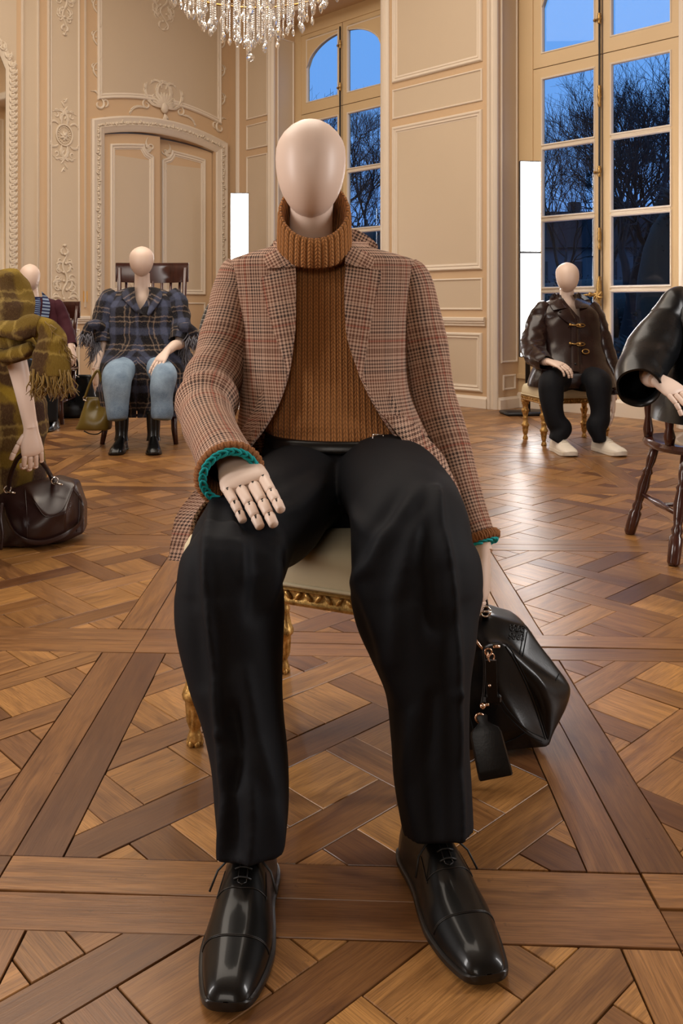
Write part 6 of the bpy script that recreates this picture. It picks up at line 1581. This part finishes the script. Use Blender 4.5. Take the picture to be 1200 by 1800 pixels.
light_panel(931, 7.5, .12, .186, .50, 2.19, 1.40, 'tall white light panel on black stand beside the right window')

# ---------------- bags ----------------
def bag_body(c, yaw, rows, n=48, k=3.0, fold=None):
    """rows (z, x0, x1, depth, y shift) in the bag's own frame"""
    m = MB(); R = Matrix.Rotation(yaw, 3, 'Z'); S = crom(rows, 6); rings = []
    for i, (z, x0, x1, dp, ys) in enumerate(S):
        ring = []; e = 2/k
        for j in range(n):
            t = 2*PI*j/n; ct, st = math.cos(t), math.sin(t)
            p = Vector(((x0+x1)/2+math.copysign(abs(ct)**e, ct)*(x1-x0)/2, ys+math.copysign(abs(st)**e, st)*dp/2, z))
            q = c+R @ p
            if fold: q = q+(R @ Vector((ct*.3, st, 0)))*fold(t, i/(len(S)-1), p)
            ring.append(q)
        rings.append(ring)
    m.loft(rings, True, True, True); return m, rings
def ringlink(m, c, r, R, tr=.0022, n=14, sx=1.0): m.tube([Vector(c)+R @ Vector((sx*r*math.cos(2*PI*k/n), 0, r*math.sin(2*PI*k/n))) for k in range(n)], tr, 6, True)
I3 = Matrix.Identity(3)

from mathutils.bvhtree import BVHTree
def polybag(name, mat, parent, pts, faces, outline, depth, creases, crease=.7, back_in=.9):
    """faceted soft bag: front points from the photograph at their own distances, back wall behind"""
    ids = {}; V = []
    def zc(p): p = Vector(p); p.z = max(.004, p.z); return p
    for k, q in pts.items(): ids[k] = len(V); V.append(zc(W(*q)))
    cen = sum((V[ids[k]] for k in outline), Vector())/len(outline); bk = {}
    for k in outline:
        p = V[ids[k]].copy(); p = cen+(p-cen)*back_in; p.y = max(V[ids[k]].y, cen.y)+depth; p.z = max(.004, V[ids[k]].z if V[ids[k]].z < .03 else p.z); bk[k] = len(V); V.append(p)
    Fc = [tuple(ids[k] for k in f) for f in faces]; n = len(outline)
    for i in range(n):
        a, c_ = outline[i], outline[(i+1) % n]; Fc.append((ids[a], ids[c_], bk[c_], bk[a]))
    Fc.append(tuple(bk[k] for k in outline))
    me = bpy.data.meshes.new(name+'_cage'); me.from_pydata([tuple(v) for v in V], [], Fc); bm = bmesh.new(); bm.from_mesh(me)
    bmesh.ops.recalc_face_normals(bm, faces=bm.faces); cl_ = bm.edges.layers.float.new('crease_edge'); cs = {frozenset((ids[a], ids[c_])) for a, c_ in creases}
    for e_ in bm.edges:
        pr = frozenset(v.index for v in e_.verts)
        if pr in cs: e_[cl_] = crease
        elif max(pr) >= len(ids) or all(i in [ids[k] for k in outline] for i in pr): e_[cl_] = .45
    bm.to_mesh(me); bm.free(); o = bpy.data.objects.new('tmp', me); COL.objects.link(o); md = o.modifiers.new('s', 'SUBSURF'); md.levels = 4; md.render_levels = 4
    dg = bpy.context.evaluated_depsgraph_get(); ev = o.evaluated_get(dg); m2 = ev.to_mesh(); mb = MB()
    for v in m2.vertices:
        p = v.co.copy(); nn = noise.noise(Vector((p.x*16, p.y*16, p.z*16))); mb.v.append(p+v.normal*.0025*nn)
    for f in m2.polygons: mb.face(tuple(f.vertices))
    ev.to_mesh_clear(); bpy.data.objects.remove(o); bpy.data.meshes.remove(me)
    bvh = BVHTree.FromPolygons([tuple(v) for v in mb.v], mb.f); ob = mb.build(name, M_[mat], parent)
    def hit(x, y, off=.001):
        o_ = Vector((0, 0, CH)); d = (W(x, y, 1.0)-o_).normalized(); h = bvh.ray_cast(o_, d)
        if h[0] is None: h = bvh.find_nearest(W(x, y, V[0].y))
        nr = h[1] if h[1].dot(d) < 0 else -h[1]; return h[0]+nr*off
    return ob, hit
def stitch(m, hit, path, r=.0011, off=.0006, seg=5, gap=None):
    P = [hit(p.x, p.y, off) for p in smooth_path([(a, b_, 0) for a, b_ in path], seg)]; m.tube(P, r, 5)
BB = thing('leather_bag', 'black leather slouchy bag held beside the central mannequin leg', 'bag', (.39, 1.86, 0))
pts = dict(HL=(768, 1110, 1.86), TL=(822, 1088, 1.875), T1=(862, 1080, 1.875), FC=(926, 1098, 1.87), S1=(917, 1152, 1.825), A=(884, 1128, 1.795), SR=(968, 1158, 1.875), RT=(1010, 1216, 1.86), M=(972, 1218, 1.775), BR=(966, 1314, 1.80), FB=(925, 1284, 1.755),
    K=(862, 1200, 1.765), LB=(872, 1322, 1.765), L1=(815, 1142, 1.79), L2=(812, 1290, 1.76), H1=(762, 1160, 1.80), H2=(758, 1290, 1.79), LL=(812, 1322, 1.765), N=(935, 1205, 1.80))
fcs = [('HL', 'TL', 'L1', 'H1'), ('TL', 'T1', 'FC', 'S1', 'A', 'L1'), ('FC', 'SR', 'RT', 'S1'), ('S1', 'RT', 'M'), ('A', 'S1', 'M', 'N'), ('M', 'RT', 'BR'), ('A', 'N', 'BR', 'FB', 'K'), ('N', 'M', 'BR'), ('A', 'K', 'L1'), ('L1', 'K', 'FB', 'L2'), ('L1', 'L2', 'H2', 'H1'), ('FB', 'BR', 'LB'), ('FB', 'LB', 'L2'), ('L2', 'LB', 'LL'), ('L2', 'LL', 'H2')]
bb, bhit = polybag('bag_body', 'blackleather', BB, pts, fcs, ['HL', 'TL', 'T1', 'FC', 'SR', 'RT', 'BR', 'LB', 'LL', 'H2', 'H1'], .13,
    [('A', 'L1'), ('A', 'S1'), ('S1', 'FC'), ('A', 'N'), ('N', 'BR'), ('FB', 'BR'), ('K', 'FB'), ('FB', 'L2'), ('S1', 'RT'), ('S1', 'M'), ('BR', 'LB'), ('A', 'K')], .75)
sm = MB()
for path in ([(888, 1136), (906, 1165), (925, 1205), (942, 1250), (958, 1300)], [(892, 1134), (911, 1165), (930, 1205), (947, 1250), (962, 1298)], [(868, 1205), (890, 1245), (924, 1281), (956, 1297)], [(864, 1210), (886, 1250), (922, 1287), (952, 1303)], [(924, 1287), (905, 1298), (880, 1308)],
             [(921, 1106), (917, 1128), (913, 1150)], [(926, 1110), (922, 1132), (918, 1154)], [(830, 1100), (828, 1140)], [(983, 1183), (976, 1196)], [(815, 1180), (822, 1240), (832, 1285)]):
    stitch(sm, bhit, path)
tag(sm.build('seams', M_['trouser2'], bb), kind='stuff')
em = MB()
def ep(a, b_): u = 908+a*1.02+b_*.10; v = 1112-b_*1.02+a*.12; return (u, v)
for sx in (-1, 1):
    for sz in (-1, 1):
        for path in ([(1.2, 1), (1.2, 9.5), (4, 12.2), (6.8, 10), (6.6, 4), (9.3, 1.8), (12, 4.6), (11.3, 8.3), (9, 8)], [(8.4, 11.6), (12, 11.8), (13, 9)], [(2.6, 3), (4.4, 5.6), (2.8, 8.2)]):
            stitch(em, bhit, [ep(sx*a, sz*b_) for a, b_ in path], .0011, .0006, 3)
tag(em.build('embossed_emblem', M_['blackleather'], bb), 'four mirrored curling letters embossed on black leather', None, None, 'stuff')
m = MB(); m.tube(smooth_path([W(826, 1092, 1.88), W(828, 1072, 1.87), W(836, 1052, 1.865), W(845, 1046, 1.862), W(851, 1056, 1.862), W(853, 1078, 1.865), W(852, 1092, 1.88)], 6), .0075, 10); m.build('handle', M_['blackleather'], BB)
m = MB(); tc_ = W(853, 1075, 1.83); ringlink(m, tc_, .011, I3, .0022); m.tube([tc_+Vector((-.012, 0, .0)), tc_+Vector((.012, 0, 0))], .0024, 6); m.build('buckle', M_['silver'], BB)
m = MB(); a = W(832, 1120, 1.755); m.tube([a, a+Vector((.012, -.002, -.016)), a+Vector((.024, -.003, -.030))], .0030, 8); m.ball(a, .004, 8, 6)
p = W(873, 1137, 1.76); m.tube([p+Vector((-.008, 0, .0)), p+Vector((.006, 0, .001))], .0034, 8)
for k_, (x, y, r) in enumerate(((858, 1146, .007), (863, 1156, .008), (857, 1152, .005))): ringlink(m, W(x, y, 1.745), r, Matrix.Rotation(k_*.6, 3, 'Z'), .0018)
m.build('clasp', M_['palegold'], BB)
m = MB(); st = [W(862, 1160, 1.745), W(863, 1185, 1.742), W(864, 1215, 1.742), W(865, 1232, 1.742)]
m.loft([[p+Vector((-.0115, 0, 0)), p+Vector((-.010, -.004, 0)), p+Vector((.010, -.004, 0)), p+Vector((.0115, 0, 0)), p+Vector((0, .004, 0))] for p in st], True, True, True)
m.box(W(865, 1228, 1.745), (.036, .012, .018), I3, .004); m.build('side_strap', M_['blackleather'], BB, angle=40)
m = MB(); m.ball(W(860, 1205, 1.735), .0032, 8, 6); m.build('rivet', M_['palegold'], BB)
m = MB(); m.tube(smooth_path([W(866, 1134, 1.752), W(850, 1140, 1.735), W(851, 1170, 1.728), W(850, 1210, 1.722), W(846, 1238, 1.715)], 5), .0024, 8); m.build('cord', M_['blackleather'], BB)
m = MB(); p = W(848, 1241, 1.712); m.ball(p, .0062, 10, 8); m.tube([p+Vector((.002, 0, .002)), p+Vector((.012, -.002, .004))], .0028, 8); ringlink(m, W(843, 1262, 1.708), .0085, I3, .0024, 16); m.build('tag_ring', M_['palegold'], BB)
# luggage tag resting on the floor
m = MB(); tp = W(846, 1256, 1.708); bt = W(872, 1368, 1.662); bt.z = max(bt.z, .012); ax_ = (bt-tp); L = ax_.length; ax_.normalize(); sx_ = Vector((1, .05, .28)); sx_ = (sx_-ax_*sx_.dot(ax_)).normalized(); nz_ = sx_.cross(ax_)
if nz_.y > 0: nz_ = -nz_
rr = []
for t, w_, th in ((0, .008, .002), (.03, .011, .003), (.07, .010, .0035), (.12, .009, .005), (.17, .016, .006), (.24, .0275, .008), (.32, .031, .009), (.6, .032, .010), (.85, .033, .009), (.97, .033, .008), (1.0, .031, .005)):
    c_ = tp+ax_*L*t; rr.append([c_+sx_*w_*a+nz_*th*b_*.5 for a, b_ in ((-1, -.4), (-.9, .8), (-.4, 1.1), (.4, 1.1), (.9, .8), (1, -.4), (.8, -1), (-.8, -1))])
m.loft(rr, True, True, True); m.build('luggage_tag', M_['blackleather'], BB, angle=35)

# burgundy brown bag at the left
def handbag(name, label, c, yaw, rows, mat, flapmat, handle, fold, metal='silver', strap=None, k=2.8):
    t = thing(name, label, 'bag', c); m, rg_ = bag_body(Vector(c), yaw, rows, 48, k, fold); bd_ = m.build('bag_body', M_[mat], t)
    R = Matrix.Rotation(yaw, 3, 'Z'); Q = lambda x, y, z: Vector(c)+R @ Vector((x, y, z))
    m = MB(); m.tube(smooth_path([Q(*p) for p in handle], 6), .0085, 10); m.build('handle', M_[mat], t)
    for p in (handle[0], handle[-1]):
        m = MB(); ringlink(m, Q(*p), .012, R, .0028); m.tube([Q(p[0]-.012, p[1], p[2]-.012), Q(p[0]+.018, p[1], p[2]-.02)], .0035, 6); m.build('ring', M_[metal], t)
    if strap:
        m = MB(); pts = smooth_path([Q(*p) for p in strap], 6)
        m.loft([[p+Vector((0, 0, .007)), p+Vector((0, -.002, .0)), p+Vector((0, 0, -.007)), p+Vector((0, .002, 0))] for p in pts], True, True, True); m.build('shoulder_strap', M_[mat], t, angle=50)
    return t, Q
def dent(cx_, w_, a, zc, zw): return lambda t, s, p: a*math.exp(-((p.x-cx_)/w_)**2-((p.z-zc)/zw)**2)*(-math.sin(t) if math.sin(t) < 0 else 0)+.004*noise.noise(Vector((p.x*12+5, p.y*8, p.z*12)))
hb = thing('leather_handbag', 'dark burgundy leather handbag resting on the floor at the left edge', 'bag', (-1.1, 3.45, 0))
pts = dict(a=(2, 866, 3.44), b=(42, 850, 3.46), c=(60, 878, 3.37), d=(80, 912, 3.32), e=(133, 848, 3.47), f=(96, 838, 3.52), g=(149, 893, 3.47), h=(148, 938, 3.44), i=(112, 955, 3.38), j=(43, 974, 3.32), k=(0, 972, 3.32), l=(-40, 958, 3.40), m=(-44, 880, 3.44), n=(58, 935, 3.27), o=(117, 900, 3.35), q=(18, 910, 3.33))
fcs = [('b', 'f', 'e', 'o', 'd', 'c'), ('e', 'g', 'h', 'i', 'o'), ('d', 'o', 'i', 'n'), ('n', 'i', 'j'), ('b', 'c', 'd', 'n', 'q'), ('n', 'j', 'k', 'q'), ('a', 'b', 'q'), ('a', 'q', 'k', 'l', 'm')]
hbb, hhit = polybag('bag_body', 'bagbrown', hb, pts, fcs, ['m', 'a', 'b', 'f', 'e', 'g', 'h', 'i', 'j', 'k', 'l'], .12, [('c', 'd'), ('d', 'o'), ('o', 'e'), ('b', 'q'), ('c', 'b'), ('o', 'i')], .6)
m = MB()
for path in ([(127, 858), (112, 893), (94, 906), (80, 909)], [(44, 860), (47, 900), (48, 950)], [(138, 870), (139, 905), (134, 935)], [(62, 884), (74, 903), (84, 910)]): stitch(m, hhit, path, .0016, .001)
tag(m.build('seams', M_['bagbrown'], hbb), kind='stuff')
m = MB(); m.tube(smooth_path([W(14, 866, 3.40), W(18, 838, 3.36), W(30, 808, 3.30), W(45, 797, 3.26), W(62, 802, 3.26), W(78, 818, 3.32), W(88, 834, 3.42), W(93, 846, 3.48)], 6), .0088, 10); m.build('handle', M_['bagbrown'], hb)
for x, y, Y in ((13, 860, 3.38), (96, 845, 3.44)):
    m = MB(); ringlink(m, W(x, y, Y), .014, Matrix.Rotation(.8, 3, 'Z'), .0028); m.tube([W(x-2, y+4, Y-.02), W(x+14, y+7, Y-.03)], .0035, 6); m.build('ring', M_['silver'], hb)
m = MB(); sp_ = [hhit(x, y, .012) for x, y in ((8, 880), (16, 915), (38, 944), (75, 950), (115, 936), (140, 915), (141, 885), (128, 862))]; pts_ = smooth_path(sp_, 6)
m.loft([[p+Vector((0, 0, .009)), p+Vector((0, -.003, .0)), p+Vector((0, 0, -.009)), p+Vector((0, .003, 0))] for p in pts_], True, True, True); m.build('shoulder_strap', M_['bagbrown'], hb, angle=50)
m = MB(); m.tube(smooth_path([W(3, 885, 3.28), W(1, 910, 3.25), W(4, 940, 3.24), W(1, 966, 3.24)], 5), .007, 8); m.build('hanging_strap', M_['bagbrown'], hb)
# olive bag
ob, Q = handbag('leather_handbag', 'olive green leather handbag hanging from the hand of the mannequin in jeans', ((161-CX)*5.72/F, 5.78, .115), -.15,
    [(0, -.115, .10, .10, 0), (.01, -.12, .115, .13, 0), (.05, -.10, .12, .14, 0), (.10, -.085, .125, .12, 0), (.15, -.07, .12, .08, 0), (.19, -.06, .11, .05, 0), (.215, -.05, .06, .02, 0)], 'olive', 'olive',
    [(-.055, -.02, .21), (-.02, -.025, .30), (.02, -.03, .375), (.045, -.03, .39), (.06, -.02, .32), (.085, -.01, .20)], dent(.03, .05, -.04, .14, .06), 'silver')
m = MB(); m.tube(smooth_path([Q(-.04, -.07, .0), Q(0, -.06, -.02), Q(.05, -.04, -.02), Q(.09, -.03, .02)], 5), .004, 6); m.build('strap_loop', M_['blackleather'], ob)
# black bag further back
kb, Q = handbag('leather_handbag', 'black leather bag on the floor behind the fringed olive scarf', ((131-CX)*7.3/F, 7.35, 0), 0,
    [(.003, -.20, .19, .13, 0), (.02, -.21, .21, .17, 0), (.10, -.18, .20, .17, 0), (.20, -.13, .16, .12, 0), (.28, -.10, .14, .08, 0), (.34, -.085, .13, .05, 0), (.36, -.08, .12, .02, 0)], 'blackleather', 'blackleather',
    [(-.08, -.02, .34), (-.075, -.04, .44), (-.03, -.05, .51), (.0, -.05, .52), (.02, -.04, .46), (.015, -.02, .36)], dent(.02, .07, -.03, .25, .08), 'silver')

# ---------------- chandelier ----------------
CHY = 5.0; cc = W(440, 0, CHY); cc.z = 0
ch = thing('chandelier', 'crystal chandelier with hanging drops at the top of the picture', 'chandelier', (cc.x, CHY, 2.9))
def drop_mesh():
    m = MB(); pr = [(.002, .0), (.006, -.004), (.0035, -.010), (.012, -.022), (.0155, -.034), (.012, -.048), (.003, -.060)]
    m.lathe(pr, (0, 0, 0), 8, sy=.62); return m
def strand_mesh(nb, r):
    m = MB()
    for k in range(nb): m.ball((0, 0, -k*r*2.05-r), r, 6, 4)
    return m
def proto(mb, name, mat):
    me = bpy.data.meshes.new(name); me.from_pydata([tuple(p) for p in mb.v], [], mb.f); me.materials.append(mat); me.update(); return me
D1 = proto(drop_mesh(), 'crystal_drop', M_['crystal']); strands = {}
m = MB(); m.ball((0, 0, -.02), .02, 12, 8); BALL = proto(m, 'crystal_ball', M_['crystal'])
q = random.Random(12); co = Vector((cc.x, CHY, 2.9)); cnt = 0
def place(me, name, loc, rz=0, sc=1.0):
    o = bpy.data.objects.new(name, me); COL.objects.link(o); o.parent = ch; o.location = Vector(loc)-co; o.rotation_euler = (0, 0, rz); o.scale = (sc, sc, sc); return o
for ri, (R_, n_) in enumerate(((0.02, 3), (.09, 9), (.16, 14), (.23, 19), (.30, 24), (.37, 28), (.44, 31), (.51, 34), (.56, 36))):
    for k_ in range(n_):
        a = 2*PI*k_/n_+ri*.37+q.uniform(-.05, .05); x = cc.x+R_*math.cos(a); y = CHY+R_*math.sin(a)
        zb = 2.385+.40*(R_/.56)**1.5+q.uniform(-.03, .06); ztop = 2.86+.10*(1-R_/.56); r = .0062; nb = max(3, int((ztop-zb-.06)/(2.05*r)))
        if nb > 34: nb = 34
        if nb not in strands: strands[nb] = proto(strand_mesh(nb, r), 'bead_strand', M_['crystal'])
        place(strands[nb], 'bead_strand', (x, y, zb+.06+nb*2.05*r)); sc_ = q.uniform(.75, 1.25)
        place(D1, 'crystal_drop', (x, y, zb+.06), q.uniform(0, PI), sc_)
place(BALL, 'crystal_ball', (cc.x, CHY, 2.385), 0, 1.2)
m = MB()
for R_, z in ((.56, 2.84), (.44, 2.88), (.30, 2.90), (.16, 2.92)): m.tube([(cc.x+R_*math.cos(2*PI*k/48), CHY+R_*math.sin(2*PI*k/48), z) for k in range(48)], .008, 6, True)
for k in range(8): a = PI*k/4; m.tube([(cc.x, CHY, 2.96), (cc.x+.28*math.cos(a), CHY+.28*math.sin(a), 2.92), (cc.x+.56*math.cos(a), CHY+.56*math.sin(a), 2.84)], .008, 6)
m.lathe([(.02, 2.9), (.06, 2.93), (.03, 3.0), (.05, 3.1), (.02, 3.25), (.035, 3.5), (.015, 3.7), (.012, 5.3), (.06, 5.36), (.07, 5.4)], (cc.x, CHY, 0), 16); m.build('frame', M_['brass'], ch)
for k in range(10):
    a = 2*PI*k/10; x, y = cc.x+.50*math.cos(a), CHY+.50*math.sin(a)
    m = MB(); m.lathe([(.012, 2.84), (.03, 2.87), (.012, 2.90), (.011, 3.0)], (x, y, 0), 10); ca = m.build('candle_holder', M_['brass'], ch)
    m = MB(); m.ball((x, y, 3.03), .012, 8, 6, (1, 1, 2.2)); m.build('bulb', M_['bulb'], ca)
cl_ = bpy.data.lights.new('chandelier_glow', 'POINT'); cl_.energy = 45; cl_.color = (1, .80, .58); cl_.shadow_soft_size = .25
clo = bpy.data.objects.new('chandelier_glow', cl_); COL.objects.link(clo); clo.location = (cc.x, CHY, 3.2)
